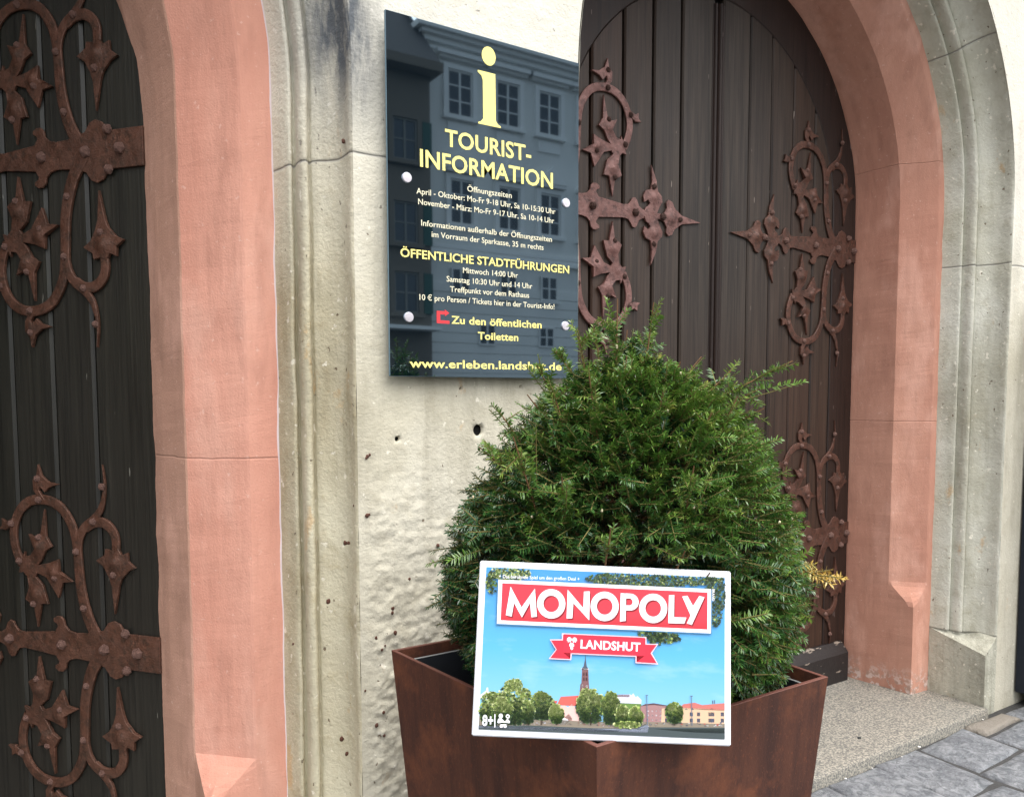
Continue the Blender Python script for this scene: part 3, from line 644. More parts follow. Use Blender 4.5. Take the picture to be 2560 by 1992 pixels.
# far buildings
Print().poly([(1390, 1205), (1392, 1172), (1360, 1140), (1345, 1150), (1325, 1118), (1312, 1135), (1300, 1128), (1180, 1130), (1182, 1200)], 0).poly([(1178, 1148), (1180, 1130), (1295, 1130), (1295, 1150)], 1).poly([(1180, 1195), (1390, 1205), (1400, 1300), (1180, 1290)], 2).done('printed_castle', [ink('castle', 196, 198, 214), ink('castle_roof', 160, 120, 128), GR[1]], pic)
Print().poly([(710, 1215), (742, 1148), (892, 1138), (905, 1225)], 0).poly([(680, 1182), (715, 1180), (705, 1205), (684, 1204)], 0).poly([(735, 1225), (770, 1215), (800, 1235), (830, 1205), (865, 1240), (960, 1225), (960, 1385), (735, 1380)], 1).poly([(775, 1370), (775, 1310), (805, 1285), (830, 1320), (832, 1372)], 2).done('printed_church', [ink('church_roof', 196, 92, 84), ink('church_wall', 222, 180, 172), ink('church_shade', 176, 128, 122)], pic)
p = Print().poly([(892, 1135), (900, 1048), (908, 1040), (914, 930), (964, 930), (968, 1040), (972, 1080), (970, 1135)], 0).poly([(910, 932), (914, 918), (926, 905), (938, 850), (941, 806), (945, 850), (952, 905), (962, 918), (966, 934)], 1).poly([(906, 930), (968, 932), (966, 920), (910, 918)], 2)
for y in (960, 1000, 1110): p.poly([(922, y), (930, y - 12), (934, y), (934, y + 22), (922, y + 22)], 3).poly([(944, y), (950, y - 12), (956, y), (956, y + 22), (944, y + 22)], 3)
p.disc(913, 1062, 9, 13, 2).disc(953, 1064, 9, 13, 2).disc(913, 1062, 5, 8, 3).disc(953, 1064, 5, 8, 3); p.done('printed_tower', [ink('brick', 116, 82, 84), ink('spire', 72, 82, 96), ink('pale_band', 216, 206, 206), ink('brick_dark', 70, 52, 58)], pic)
p = Print().poly([(1382, 1222), (1420, 1205), (1480, 1200), (1620, 1222), (1600, 1355), (1390, 1345)], 0).poly([(1375, 1225), (1420, 1206), (1490, 1198), (1640, 1222), (1640, 1232), (1490, 1212), (1430, 1216)], 1)
for y in (1255, 1290, 1325):
    for x in (1440, 1472, 1505, 1538): p.poly([(x, y), (x + 12, y + 1), (x + 12, y + 13), (x, y + 12)], 2)
p.done('printed_museum', [ink('museum', 152, 116, 116), ink('museum_roof', 84, 74, 86), ink('pane', 226, 220, 224)], pic)
p = Print().poly([(1555, 1240), (1700, 1232), (2062, 1250), (2062, 1392), (1548, 1380)], 0).poly([(1690, 1238), (1730, 1205), (1820, 1192), (1880, 1212), (2062, 1196), (2062, 1256), (1900, 1252)], 1).poly([(1962, 1200), (1962, 1175), (1970, 1175), (1970, 1200)], 2).poly([(1978, 1200), (1978, 1172), (1984, 1172), (1984, 1200)], 2)
for y in (1270, 1320):
    for x in (1580, 1625, 1668, 1780, 1838, 1930, 1952, 2030): p.poly([(x, y), (x + 26, y + 1), (x + 26, y + 32), (x, y + 31)], 2)
for x in (1740, 1790, 1948): p.poly([(x, 1250), (x + 10, 1232), (x + 24, 1250)], 2)
p.done('printed_house', [ink('house', 204, 172, 142), ink('house_roof', 186, 108, 100), ink('window', 84, 90, 110)], pic)
Print().poly([(92, 1165), (95, 1135), (140, 1100), (145, 1075), (158, 1075), (160, 1105), (175, 1170)], 0).done('printed_gable', [ink('gable', 206, 212, 226)], pic)
# low things along the quay
p = Print().poly([(85, 1300), (700, 1330), (1000, 1350), (1350, 1345), (2062, 1362), (2062, 1400), (1000, 1405), (82, 1385)], 0)
for _ in range(90): x = random.uniform(420, 2050); p.disc(x, 1365 + random.uniform(-12, 18), random.uniform(5, 13), random.uniform(4, 8), random.choice((1, 1, 2, 3, 3)), 7)
p.poly([(690, 1350), (715, 1330), (745, 1310), (790, 1325), (812, 1345), (812, 1372), (700, 1370)], 1); p.done('printed_quay', [ink('quay_shade', 128, 118, 104), ink('tent', 232, 232, 238), ink('awning', 214, 90, 84), ink('cars', 96, 96, 112)], pic)
p = Print().poly([(80, 1378), (500, 1378), (985, 1398), (1340, 1402), (1420, 1368), (1455, 1390), (2062, 1392), (2062, 1487), (78, 1410)], 0).poly([(80, 1384), (985, 1402), (1345, 1406), (1430, 1370), (1450, 1382), (1440, 1432), (985, 1428), (80, 1398)], 1).poly([(1500, 1405), (2062, 1400), (2062, 1440), (1780, 1430)], 2); p.done('printed_water', [ink('water', 66, 76, 78), ink('quay', 150, 158, 176), ink('bank', 50, 60, 58)], pic)
def tree(cx, cy, rx, ry, n, w):
    p = Print(); p.poly([(cx - 5, cy), (cx + 5, cy), (cx + 7, 1375), (cx - 7, 1373)], 5); ph = random.uniform(0, 6)
    sd = (cy, ry)
    for _ in range(10): t = random.uniform(0, 6.28); leaves(p, cx + rx * .5 * math.cos(t), cy + ry * .5 * math.sin(t), rx * .5, ry * .5, n // 7, 11, w, shade=sd)
    for _ in range(14): t = random.uniform(0, 6.28); leaves(p, cx + rx * .7 * math.cos(t), cy + ry * .7 * math.sin(t), rx * .30, ry * .26, n // 8, 6.5, w, shade=sd)
    leaves(p, cx, cy + ry * .75, rx * .75, ry * .25, n // 3, 8, (6, 2, 0, 0, 2)); p.done('printed_tree', GR + [ink('trunk', 70, 60, 48)], pic)
tree(180, 1240, 100, 140, 520, (3, 4, 4, 2, 1)); tree(372, 1185, 140, 190, 900, (4, 4, 4, 2, 1)); tree(270, 1260, 90, 110, 420, (3, 4, 4, 2, 0)); tree(585, 1220, 108, 115, 640, (6, 5, 3, 1, 2)); tree(705, 1280, 62, 82, 300, (1, 3, 5, 3, 0)); tree(475, 1270, 60, 95, 280, (4, 4, 3, 1, 1))
tree(980, 1215, 120, 145, 760, (4, 4, 4, 2, 1)); tree(1140, 1235, 80, 135, 480, (4, 4, 3, 1, 1)); tree(1240, 1295, 60, 85, 320, (2, 4, 4, 2, 0)); tree(1345, 1300, 60, 82, 320, (2, 4, 4, 2, 0)); tree(1655, 1270, 72, 88, 260, (3, 5, 3, 1, 1))
p = Print(); leaves(p, 1270, 1370, 110, 22, 160, 12, (1, 4, 4, 2, 0)); p.done('printed_hedge', GR, pic)
p = Print()
for x, y in ((1430, 1135), (1790, 1140)): p.poly([(x, y), (x + 5, y), (x + 9, 1375), (x + 3, 1375)]).poly([(x - 8, y - 3), (x + 12, y - 5), (x + 12, y + 3), (x - 8, y + 3)])
p.done('printed_lamps', [ink('lamp', 92, 108, 128)], pic)
p = Print(); inl = lambda x, y: y > 118 + (x - 150) * .042 and 92 + (1410 - y) * .05 < x < 2062
leaves(p, 340, 165, 170, 60, 420, 11, (5, 3, 3, 3, 2), inl, True); leaves(p, 195, 240, 45, 90, 80, 15, (5, 3, 1, 0, 3), inl, True); leaves(p, 1500, 205, 560, 62, 1300, 11, (6, 3, 1, .6, 6), inl, True); leaves(p, 1980, 330, 85, 260, 700, 12, (7, 2, 1, 0, 5), inl, True)
leaves(p, 1480, 640, 120, 40, 120, 15, (6, 2, 1, 0, 3), inl, True); leaves(p, 1600, 675, 110, 36, 120, 15, (6, 2, 1, 0, 3), inl, True); leaves(p, 1510, 690, 60, 45, 70, 15, (6, 2, 1, 0, 3), inl, True); p.done('printed_branches', GR, pic)
# title banner
M_wht = ink('white', 240, 240, 246); M_shd = ink('banner_shadow', 78, 128, 170)
ban = Print().poly([(240, 225), (1958, 294), (1956, 645), (226, 573)], 1).done('banner_edge', [M_wht, M_shd], pic)
ban = Print().poly([(247, 215), (1950, 285), (1948, 637), (232, 565)], 0).done('title_banner', [M_wht], box)
m = MAT('ink_banner_red', .3, .4); x, _, z = m.xyz(); m.col(m.mix(m.ramp(m.math('DIVIDE', m.math('SUBTRACT', z, BHT * .63), BHT * .25), (.0, 0), (.35, 1)), lin(176, 40, 48), lin(224, 52, 66))); M_bred = m.m
Print().poly([(277, 243), (1922, 312), (1920, 607), (262, 538)]).done('banner_field', [M_bred], ban)
def arcpts(c, r, a0, a1, n=14): return [(c[0] + r[0] * math.cos(R(a0 + (a1 - a0) * k / n)), c[1] + r[1] * math.sin(R(a0 + (a1 - a0) * k / n))) for k in range(n + 1)]
LET = [[(343, 270), (430, 435), (538, 285), (552, 508), (508, 513), (498, 398), (432, 515), (370, 400), (350, 508), (303, 497)],
       [(800, 293), (925, 440), (930, 308), (977, 306), (972, 537), (845, 400), (836, 520), (790, 523)],
       [(1612, 335), (1655, 333), (1652, 510), (1752, 512), (1735, 560), (1605, 557)],
       [(1718, 345), (1760, 338), (1805, 420), (1855, 340), (1897, 350), (1795, 570), (1755, 558), (1785, 495)],
       [(1225, 320), (1268, 322), (1266, 455), (1264, 540), (1218, 545)]]
PB_o = [(1262, 321)] + arcpts((1300, 390), (69, 67), -90, 90) + [(1262, 456)]; PB_i = [(1266, 362)] + arcpts((1294, 389), (26, 28), -90, 90) + [(1266, 417)]
def letters(p, ox, oy, mi=0):
    for L in LET: p.poly([(x + ox, y + oy) for x, y in L], mi)
    for c in ((668, 406), (1096, 425), (1485, 440)): p.ring((c[0] + ox, c[1] + oy), (113, 117), (63, 66), mi=mi)
    q = [cv(x + ox, y + oy) for x, y in PB_o + PB_i[::1]]; n = len(PB_o); p.b.add([(u, p.y, v) for u, v in q], grid_faces(n, 2), mi)
p = Print(); letters(p, 9, 13); p.done('title_shadow', [ink('dark_red', 128, 24, 34)], ban)
p = Print(); letters(p, 0, 0); p.done('title_lettering', [M_wht], ban)
rib = Print().poly([(655, 690), (770, 688), (832, 790), (825, 853), (645, 845), (703, 770)], 1).poly([(752, 640), (1430, 668), (1430, 722), (1525, 722), (1474, 797), (1524, 886), (1342, 876), (1342, 826), (750, 802)], 1)
rib = rib.done('ribbon_outline', [M_wht, ink('ribbon_outline', 236, 196, 206)], pic)
RB = [ink('ribbon_red', 222, 40, 62), ink('ribbon_fold', 150, 22, 40)]
ta = Print().poly([(665, 697), (765, 697), (822, 797), (818, 845), (657, 838), (710, 770)], 0).poly([(762, 795), (822, 798), (818, 845)], 1)
tb = Print().poly([(1420, 728), (1512, 730), (1463, 797), (1512, 877), (1350, 868), (1350, 812)], 0).poly([(1350, 868), (1350, 815), (1418, 818)], 1)
rib = Print().poly([(770, 647), (1414, 674), (1422, 682), (1420, 814), (1412, 820), (766, 794), (758, 786), (762, 654)], 0).done('ribbon', [ink('ribbon_front', 228, 42, 64)], box)
ta.done('ribbon_tail', RB, rib); tb.done('ribbon_tail', RB, rib)
p = Print().text('LANDSHUT', (900, 758), (1380, 782), 70, .03)
for cx, cy in ((811, 692), (853, 694), (830, 736)):
    p.poly([(cx - 20, cy + 6), (cx - 17, cy - 12), (cx - 6, cy - 21), (cx + 6, cy - 21), (cx + 17, cy - 12), (cx + 20, cy + 6), (cx + 10, cy + 10), (cx + 12, cy + 22), (cx, cy + 14), (cx - 12, cy + 22), (cx - 10, cy + 10)])
p.poly([(818, 752), (842, 753), (840, 766), (830, 774), (820, 765)]); p.done('ribbon_lettering', [M_wht], rib)
Print().text('+ Das berühmte Spiel um den großen Deal +', (250, 202), (895, 222), 30, .004).done('tagline', [M_wht], pic)
Print().text('8+', (108, 1376), (196, 1378), 84, .03).poly([(207, 1285), (215, 1285), (213, 1392), (205, 1392)]).done('age_mark', [M_wht], pic)
Print().text('BRAND', (1958, 285), (1956, 378), 22, .01).done('side_print', [M_wht], pic)
Print().disc(258, 1300, 17, 19).poly([(230, 1352), (236, 1322), (262, 1318), (290, 1345), (312, 1320), (332, 1345), (326, 1358), (300, 1354), (268, 1352), (240, 1358)]).ring((314, 1303), (16, 17), (7, 8), 20).disc(262, 1382, 13, 12).disc(292, 1383, 13, 12).poly([(252, 1366), (304, 1366), (300, 1374), (256, 1374)]).done('player_icon', [M_wht], pic)

# ------------------------------------------------------------------ yew
yew = empty('yew_bush', (1.105, -.60, .80), label='clipped dark green yew bush with loose top shoots growing in the rusty planter', cat='bush')
YX, YY = 1.118, -.605
ZR = np.array([(.80, .24), (.87, .29), (.95, .335), (1.05, .375), (1.15, .380), (1.25, .352), (1.33, .308), (1.42, .256), (1.50, .188), (1.55, .125), (1.58, .06), (1.60, .0)])
def rad(z): return np.interp(z, ZR[:, 0], ZR[:, 1])
SH = []                                 # shoots: base, direction, length, needle length, tint (0 dark .. 1 young), flatness
def in_box(p):
    q = p - np.array(BL); u = q @ np.array(bx); w = q @ np.array(bo); v = q @ np.array(bu)
    return -.03 < u < bw + .03 and -.05 < v < BHT + .015 and w > -(BT + .012)
NSH = 11500
for _ in range(NSH):
    z = .84 + .78 * (1 - random.random() ** 1.15) if random.random() < .9 else random.uniform(.84, 1.1)
    if random.random() > (rad(z) + .05) / .42: continue
    th = random.uniform(0, 2 * PI); k = random.choice((1, 1, 1, .9, .8, .65, .5)); r = rad(z) * k * (1.01 + .07 * noise.noise(Vector((math.cos(th) * 2.2, math.sin(th) * 2.2, z * 5))) + .10 * noise.noise(Vector((math.cos(th) * 6, math.sin(th) * 6, z * 17)))) + (random.uniform(.0, .035) if random.random() < .10 else 0)
    L = random.uniform(.04, .085); hf = max(0, (z - .85) / .75)
    el = R(-18 + 62 * hf ** 1.6 + random.gauss(0, 16)); az = th + random.gauss(0, .38)
    d = np.array((math.cos(az) * math.cos(el), math.sin(az) * math.cos(el), math.sin(el)))
    u0 = .012 + .028 * min(max((z - 1.08) / .3, 0), 1); tip = np.array((YX + right.x * u0 + r * math.cos(th), YY + right.y * u0 + r * math.sin(th), z)); base = tip - d * L
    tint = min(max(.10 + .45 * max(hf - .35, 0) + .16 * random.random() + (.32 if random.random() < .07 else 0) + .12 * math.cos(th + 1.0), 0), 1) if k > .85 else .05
    SH.append((base, d, L, random.uniform(.0125, .0175), tint, .6 + .4 * random.random()))
def long_shoot(px, py, bxp, byp, dep, tint, side=True):
    # a loose leader from the crown; given by the height and spread it has in the crown
    t = np.array((px, py, dep)); bse = np.array((bxp, byp, dep))
    return t, bse
FR = np.array(right); FU = np.array(up); FF = np.array(fwd)
def crown(u, v, w=0): return np.array((YX, YY, 0)) + np.array((FR[0], FR[1], 0)) * u + np.array((FF[0], FF[1], 0)) * w + np.array((0, 0, v))
LEAD = [((.000, 1.56, -.04), (.0, 1.700, -.05)), ((.06, 1.53, -.02), (.078, 1.695, -.03)), ((-.05, 1.50, 0), (-.08, 1.640, -.03)), ((-.11, 1.46, 0), (-.165, 1.565, -.05)), ((-.12, 1.42, 0), (-.185, 1.505, -.04)),
        ((-.05, 1.50, 0), (-.125, 1.600, .0)), ((.13, 1.45, 0), (.365, 1.573, -.04)), ((.13, 1.43, 0), (.32, 1.52, .0)), ((.17, 1.40, 0), (.315, 1.475, -.02)), ((.10, 1.48, 0), (.19, 1.585, .02)), ((.15, 1.46, 0), (.255, 1.56, .0)),
        ((.02, 1.52, .05), (.035, 1.645, .05)), ((-.02, 1.54, .05), (-.035, 1.650, .06)), ((-.2, 1.33, -.1), (-.285, 1.40, -.08)), ((-.18, 1.38, -.05), (-.25, 1.48, -.06)), ((-.17, 1.28, -.20), (-.215, 1.43, -.28)), ((-.12, 1.24, -.24), (-.13, 1.36, -.32)),
        ((-.06, 1.14, -.30), (-.05, 1.28, -.37)), ((.09, 1.22, -.26), (.10, 1.38, -.32)), ((.05, 1.40, -.15), (.07, 1.52, -.2)), ((-.05, 1.42, -.15), (-.07, 1.54, -.18)), ((.18, 1.38, -.1), (.23, 1.5, -.12)), ((.12, 1.36, -.15), (.16, 1.47, -.2)),
        ((-.1, 1.40, -.12), (-.14, 1.52, -.14)), ((.0, 1.46, -.1), (.01, 1.58, -.12)), ((.09, 1.46, -.06), (.12, 1.57, -.1)), ((.28, 1.2, -.1), (.355, 1.25, -.12)), ((.31, 1.05, -.1), (.39, 1.085, -.13)), ((.06, 1.16, -.31), (.075, 1.24, -.37)), ((.1, 1.14, -.30), (.12, 1.20, -.36))]
STEMS = []
for (b0, t0) in LEAD:
    p0, p1 = crown(*b0), crown(*t0); d = p1 - p0; L = np.linalg.norm(d); d /= L; STEMS.append((p0 - d * .12, p1))
    SH.append((p0, d, L, .0165, random.uniform(.45, .7), 0.1))
    for k in range(int(L / .014)):                   # side twigs on the leaders
        s = random.uniform(.0, .85); e_ = d * .75 + rng.normal(0, .6, 3); e_ /= np.linalg.norm(e_)
        SH.append((p0 + d * L * s, e_, random.uniform(.025, .05), .015, random.uniform(.35, .75), .5))
YGOLD = len(SH)
for k in range(9):
    p0 = crown(.345 + .006 * k, 1.165 - .003 * k, -.14); d = np.array(FR) * 1.0 + np.array((0, 0, -.25)) + rng.normal(0, .35, 3); d /= np.linalg.norm(d); SH.append((p0, d, random.uniform(.035, .055), .015, 1.1 + .05 * k, .3))
V = []; Cc = []; ST = []
for (base, d, L, nl, tint, fl) in SH:
    if in_box(base + d * (L + .01)) or in_box(base + d * L * .5): continue
    if (base + d * L)[2] < .84: continue
    tp_ = base + d * (L + .012)
    if tp_[2] < .965 and (tp_[1] < PLY0 + .012 or tp_[0] > PLX1 - .012 or tp_[0] < PLX0 + .0): continue
    a = np.cross(d, (0, 0, 1.)); a /= np.linalg.norm(a) + 1e-9; c = np.cross(a, d); roll = random.gauss(0, .5); a, c = a * math.cos(roll) + c * math.sin(roll), c * math.cos(roll) - a * math.sin(roll)
    n = int(L / .0023) + 6; s = np.linspace(.05, 1.0, n); cur = rng.normal(0, .10, 2)
    pos = base + d * (s * L)[:, None] + (a * cur[0] + c * cur[1]) * ((s ** 2) * L)[:, None]
    side = np.where(np.arange(n) % 2 == 0, 1., -1.); ang = np.where(rng.random(n) < fl, rng.normal(0, .35, n), rng.uniform(-PI, PI, n)) + np.where(side > 0, 0, PI)
    lat = a * np.cos(ang)[:, None] + c * np.sin(ang)[:, None]
    fwdk = np.interp(s, (0, .8, 1), (.22, .42, 1.5)); nd = lat + d * fwdk[:, None] + rng.normal(0, .12, (n, 3)); nd /= np.linalg.norm(nd, axis=1)[:, None]
    ln = nl * np.interp(s, (0, .2, .85, 1), (.7, 1, .95, .6)) * rng.uniform(.8, 1.15, n)
    wd = np.cross(nd, np.cross(lat, d) + rng.normal(0, .25, (n, 3))); wd = np.cross(nd, lat * .3 + c); wd /= np.linalg.norm(wd, axis=1)[:, None] + 1e-9
    hw_ = (.00135 * rng.uniform(.85, 1.2, n))[:, None]; mid = pos + nd * (ln * .55)[:, None]; tp = pos + nd * ln[:, None] - np.array((0, 0, .0012))
    V.append(np.stack([pos - wd * hw_ * .6, pos + wd * hw_ * .6, mid + wd * hw_, tp, mid - wd * hw_], 1).reshape(-1, 3))
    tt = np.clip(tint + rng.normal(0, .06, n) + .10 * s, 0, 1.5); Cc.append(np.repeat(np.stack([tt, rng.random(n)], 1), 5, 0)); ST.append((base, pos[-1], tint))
V = np.concatenate(V).astype(np.float32); Cc = np.concatenate(Cc).astype(np.float32); nq = len(V) // 5
me = bpy.data.meshes.new('needles'); me.vertices.add(len(V)); me.vertices.foreach_set('co', V.ravel()); me.loops.add(nq * 5); me.loops.foreach_set('vertex_index', np.arange(nq * 5, dtype=np.int32))
me.polygons.add(nq); me.polygons.foreach_set('loop_start', np.arange(0, nq * 5, 5, dtype=np.int32)); me.update(calc_edges=True)
at = me.color_attributes.new('leaf_tone', 'FLOAT_COLOR', 'POINT'); at.data.foreach_set('color', np.concatenate([Cc, np.zeros((len(Cc), 1), np.float32), np.ones((len(Cc), 1), np.float32)], 1).ravel())
m = MAT('yew_needle', .30, .55); at_ = m.n('ShaderNodeAttribute', attribute_name='leaf_tone'); sp = m.n('ShaderNodeSeparateColor'); m.L(at_.outputs['Color'], sp.inputs[0])
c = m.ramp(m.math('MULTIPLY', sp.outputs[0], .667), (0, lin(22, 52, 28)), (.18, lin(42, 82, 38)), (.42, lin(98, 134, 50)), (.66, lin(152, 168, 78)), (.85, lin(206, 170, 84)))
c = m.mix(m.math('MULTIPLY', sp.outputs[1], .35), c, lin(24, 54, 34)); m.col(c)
tl = m.n('ShaderNodeBsdfTranslucent'); m.L(c, tl.inputs[0]); mx = m.n('ShaderNodeMixShader'); mx.inputs[0].default_value = .12; m.L(m.b.outputs[0], mx.inputs[1]); m.L(tl.outputs[0], mx.inputs[2]); m.L(mx.outputs[0], m.t.nodes['Material Output'].inputs[0])
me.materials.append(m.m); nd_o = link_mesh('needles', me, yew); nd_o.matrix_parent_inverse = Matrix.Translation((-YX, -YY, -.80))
b = MB()
def stick(b, p, q, r0, r1, n=5):
    p, q = np.array(p), np.array(q); d = q - p; d /= np.linalg.norm(d) + 1e-9; a = np.cross(d, (.3, .2, .9)); a /= np.linalg.norm(a); c = np.cross(d, a)
    vs = [tuple(o + (a * math.cos(2 * PI * k / n) + c * math.sin(2 * PI * k / n)) * r) for o, r in ((p, r0), (q, r1)) for k in range(n)]
    b.add(vs, grid_faces(n, 2, True), 0, True)
for p, q, t in ST: stick(b, p, q, .0016, .0008, 4)
m = MAT('twig', .8); m.col(m.mix(m.noise(80), lin(112, 88, 48), lin(96, 104, 50))); M_twig = m.m
o = b.build('twigs', M_twig, yew, fix=False); o.matrix_parent_inverse = Matrix.Translation((-YX, -YY, -.80))
b = MB(); stick(b, (YX, YY, .76), (YX, YY, 1.35), .022, .012, 8)
for _ in range(70):
    z = random.uniform(.85, 1.35); th = random.uniform(0, 6.28); r = rad(min(z + .12, 1.6)) * .75; q = np.array((YX + r * math.cos(th), YY + r * math.sin(th), z + .12))
    if in_box(q): continue
    stick(b, (YX, YY, z), q, .006, .002, 5)
for p, q in STEMS: stick(b, p, q, .0028, .0012, 5)
m = MAT('bark', .85); m.col(m.mix(m.noise(60), lin(98, 70, 46), lin(120, 86, 52))); M_bark = m.m
o = b.build('branches', M_bark, yew, fix=False); o.matrix_parent_inverse = Matrix.Translation((-YX, -YY, -.80))
M_bud = flat('bud_cream', lin(214, 200, 168), .7); bm = bmesh.new(); bmesh.ops.create_icosphere(bm, subdivisions=1, radius=.0032); bud_me = bpy.data.meshes.new('bud'); bm.to_mesh(bm and bud_me); bm.free(); bud_me.materials.append(M_bud)
outer = [s for s in ST if s[2] > .09]
for s in random.sample(outer, 70):
    o = link_mesh('bud', bud_me, yew); o.location = Vector(s[0] * .35 + s[1] * .65) - Vector((YX, YY, .8)) + Vector((random.uniform(-.006, .006), random.uniform(-.006, .006), .003)); o.scale = (.8, .8, random.uniform(1, 1.7))

# ------------------------------------------------------------------ ground
m = MAT('cobble_stone', .7, .4)
isl = m.n('ShaderNodeNewGeometry').outputs['Random Per Island']
c = m.mix(m.ramp(m.noise(24, 7, .75, dist=1), (.40, 0), (.60, 1)), lin(100, 104, 108), lin(152, 154, 157)); c = m.mix(m.ramp(m.noise(7, 5, .6, off=(3, 3, 3)), (.5, 0), (.7, .6)), c, lin(84, 86, 92))
c = m.mix(m.ramp(m.noise(60, 3, .6, off=(1, 8, 3)), (.62, 0), (.7, .6)), c, lin(176, 176, 176)); c = m.mix(m.ramp(isl, (.86, 0), (.87, .7)), c, lin(164, 150, 128)); c = m.mix(m.math('MULTIPLY', isl, .25), c, lin(112, 116, 122))
m.col(c); m.bump(m.math('ADD', m.math('MULTIPLY', m.noise(34, 7, .75), 1.5), m.math('MULTIPLY', m.noise(11, 4, .7, dist=1.5), 1.2)), .012, 1); M_cob = m.m
m = MAT('joint_mortar', .95); m.col(m.mix(m.noise(50), lin(46, 46, 47), lin(76, 75, 73))); m.bump(m.noise(60, 5), .008); M_mort = m.m
m = MAT('granite', .55, .4)
c = m.mix(m.ramp(m.noise(105, 3, .7), (.42, 0), (.58, 1)), lin(100, 100, 96), lin(166, 160, 147)); c = m.mix(m.ramp(m.noise(140, 2, .5, off=(4, 4, 4)), (.58, 0), (.64, .85)), c, lin(84, 84, 82)); c = m.mix(m.ramp(m.noise(5, 4), (.5, 0), (.75, .35)), c, lin(120, 120, 116))
m.col(c); m.bump(m.noise(120, 3), .0015, .6); M_gran = m.m
b = MB(); b.add([(-150, -150, -.027), (150, -150, -.027), (150, 3, -.027), (-150, 3, -.027)], [(0, 1, 2, 3)]); tag(b.build('pavement_bed', M_mort), kind='structure')
b = MB()
def cob(x0, x1, y0, y1, dx=.0):
    g = .007; n = 7; X0, X1, Y0, Y1 = x0 + g, x1 - g, y0 + g, y1 - g; per = []
    cor = [(X0, Y0), (X1, Y0), (X1, Y1), (X0, Y1)]; cor = [(x + random.uniform(-.014, .014), y + random.uniform(-.014, .014)) for x, y in cor]
    for i in range(4):
        p, q = cor[i], cor[(i + 1) % 4]
        for k in range(n):
            t = k / n; w = noise.noise(Vector((p[0] * 20 + t * 3, p[1] * 20 + i, t))) * .009 * math.sin(PI * t); rr = 1 - .02 * (abs(t - .5) * 2) ** 4
            x = p[0] + (q[0] - p[0]) * t; y = p[1] + (q[1] - p[1]) * t; per.append((x + w, y + w))
    cx, cy = (X0 + X1) / 2, (Y0 + Y1) / 2; tz = random.uniform(-.006, .006); tx, ty = random.uniform(-.02, .02), random.uniform(-.02, .02); rows = []
    for k, dz in ((1.0, -.04), (1.0, -.012), (.97, -.004), (.90, 0), (.6, .003), (.3, .004)):
        for x, y in per:
            X, Y = cx + (x - cx) * k, cy + (y - cy) * k; rows.append((X, Y, -.016 + dz + tz + (X - cx) * tx + (Y - cy) * ty + (.004 * noise.noise(Vector((X * 12, Y * 12, 0))) if dz > -.01 else 0)))
    N = len(per); b.add(rows, grid_faces(N, 6, True) + [tuple(range(5 * N, 6 * N))], 0, True)
COLS = [4.75, 4.36, 4.01, 3.67, 3.28, 2.99, 2.67, 2.36, 2.02, 1.70, 1.40, 1.08, .75, .42, .1, -.25, -.6, -.95, -1.3]
OFF = {4.36: .02, 4.01: -.13, 3.67: -.29, 3.28: -.385, 2.99: -.36}
for c1, c0 in zip(COLS[:-1], COLS[1:]):
    y = -.03; first = True
    while y > -3.6:
        h = -OFF.get(c1, -(.30 + random.uniform(-.06, .08))) - .03 if first and c1 in OFF and OFF[c1] < -.03 else .32 + random.uniform(-.06, .08)
        cob(c0, c1, y - h, y); y -= h; first = False
tag(b.build('pavement', M_cob, fix=False), kind='structure')
b = MB()
def step(x0, x1):
    vs = []; nxx, nyy = 60, 40
    for j in range(nyy):
        for i in range(nxx):
            x = x0 + (x1 - x0) * i / (nxx - 1); y = -.028 + .72 * j / (nyy - 1); z = .022 + .0015 * noise.noise(Vector((x * 5, y * 5, 0)))
            if j == 0: y += .004 * noise.noise(Vector((x * 16, 0, 0))); z -= .003
            vs.append((x, y, z))
    base = [(v[0], v[1] - .003, -.05) for v in vs[:nxx]]
    b.add(vs, grid_faces(nxx, nyy), 0, True); b.add(base + vs[:nxx], grid_faces(nxx, 2), 0)
step(1.462, 3.893); step(-1.88, .642); dst = tag(b.build('doorstep', M_gran), kind='structure')
# small chips of flaked plaster and dark bits of litter on the step
M_chip = flat('plaster_chip', lin(222, 220, 216), .9); M_leafd = flat('dark_litter', lin(58, 60, 60), .9)
for x, y, z, r, mt in ((3.30, -.038, -.012, .007, 0), (2.95, -.045, -.014, .004, 0), (3.83, -.036, -.012, .005, 0), (2.78, -.04, -.014, .005, 0), (3.09, .11, .0235, .010, 1), (2.80, .12, .0235, .008, 1), (3.15, -.05, -.014, .004, 0)):
    bm = bmesh.new(); bmesh.ops.create_icosphere(bm, subdivisions=1, radius=r)
    for v in bm.verts: v.co *= 1 + .5 * noise.noise(v.co * 400); v.co.z *= .35
    me = bpy.data.meshes.new('step_debris'); bm.to_mesh(me); bm.free(); me.materials.append((M_chip, M_leafd)[mt]); link_mesh('step_debris', me, dst).location = (x, y, z)

# ------------------------------------------------------------------ hallway behind the open door
b = MB(); b.box(-2.6, 1.3, .8, 5.0, .0, 3.6); M_hall = flat('hall_plaster', lin(96, 92, 86), .9); 
b = MB(); b.add([(-2.6, .78, .02), (1.3, .78, .02), (1.3, 5, .02), (-2.6, 5, .02), (-2.6, .78, 3.7), (1.3, .78, 3.7), (1.3, 5, 3.7), (-2.6, 5, 3.7)], [(0, 1, 2, 3), (4, 5, 6, 7), (1, 2, 6, 5), (3, 0, 4, 7), (2, 3, 7, 6)])
tag(b.build('hallway', M_hall), kind='structure')

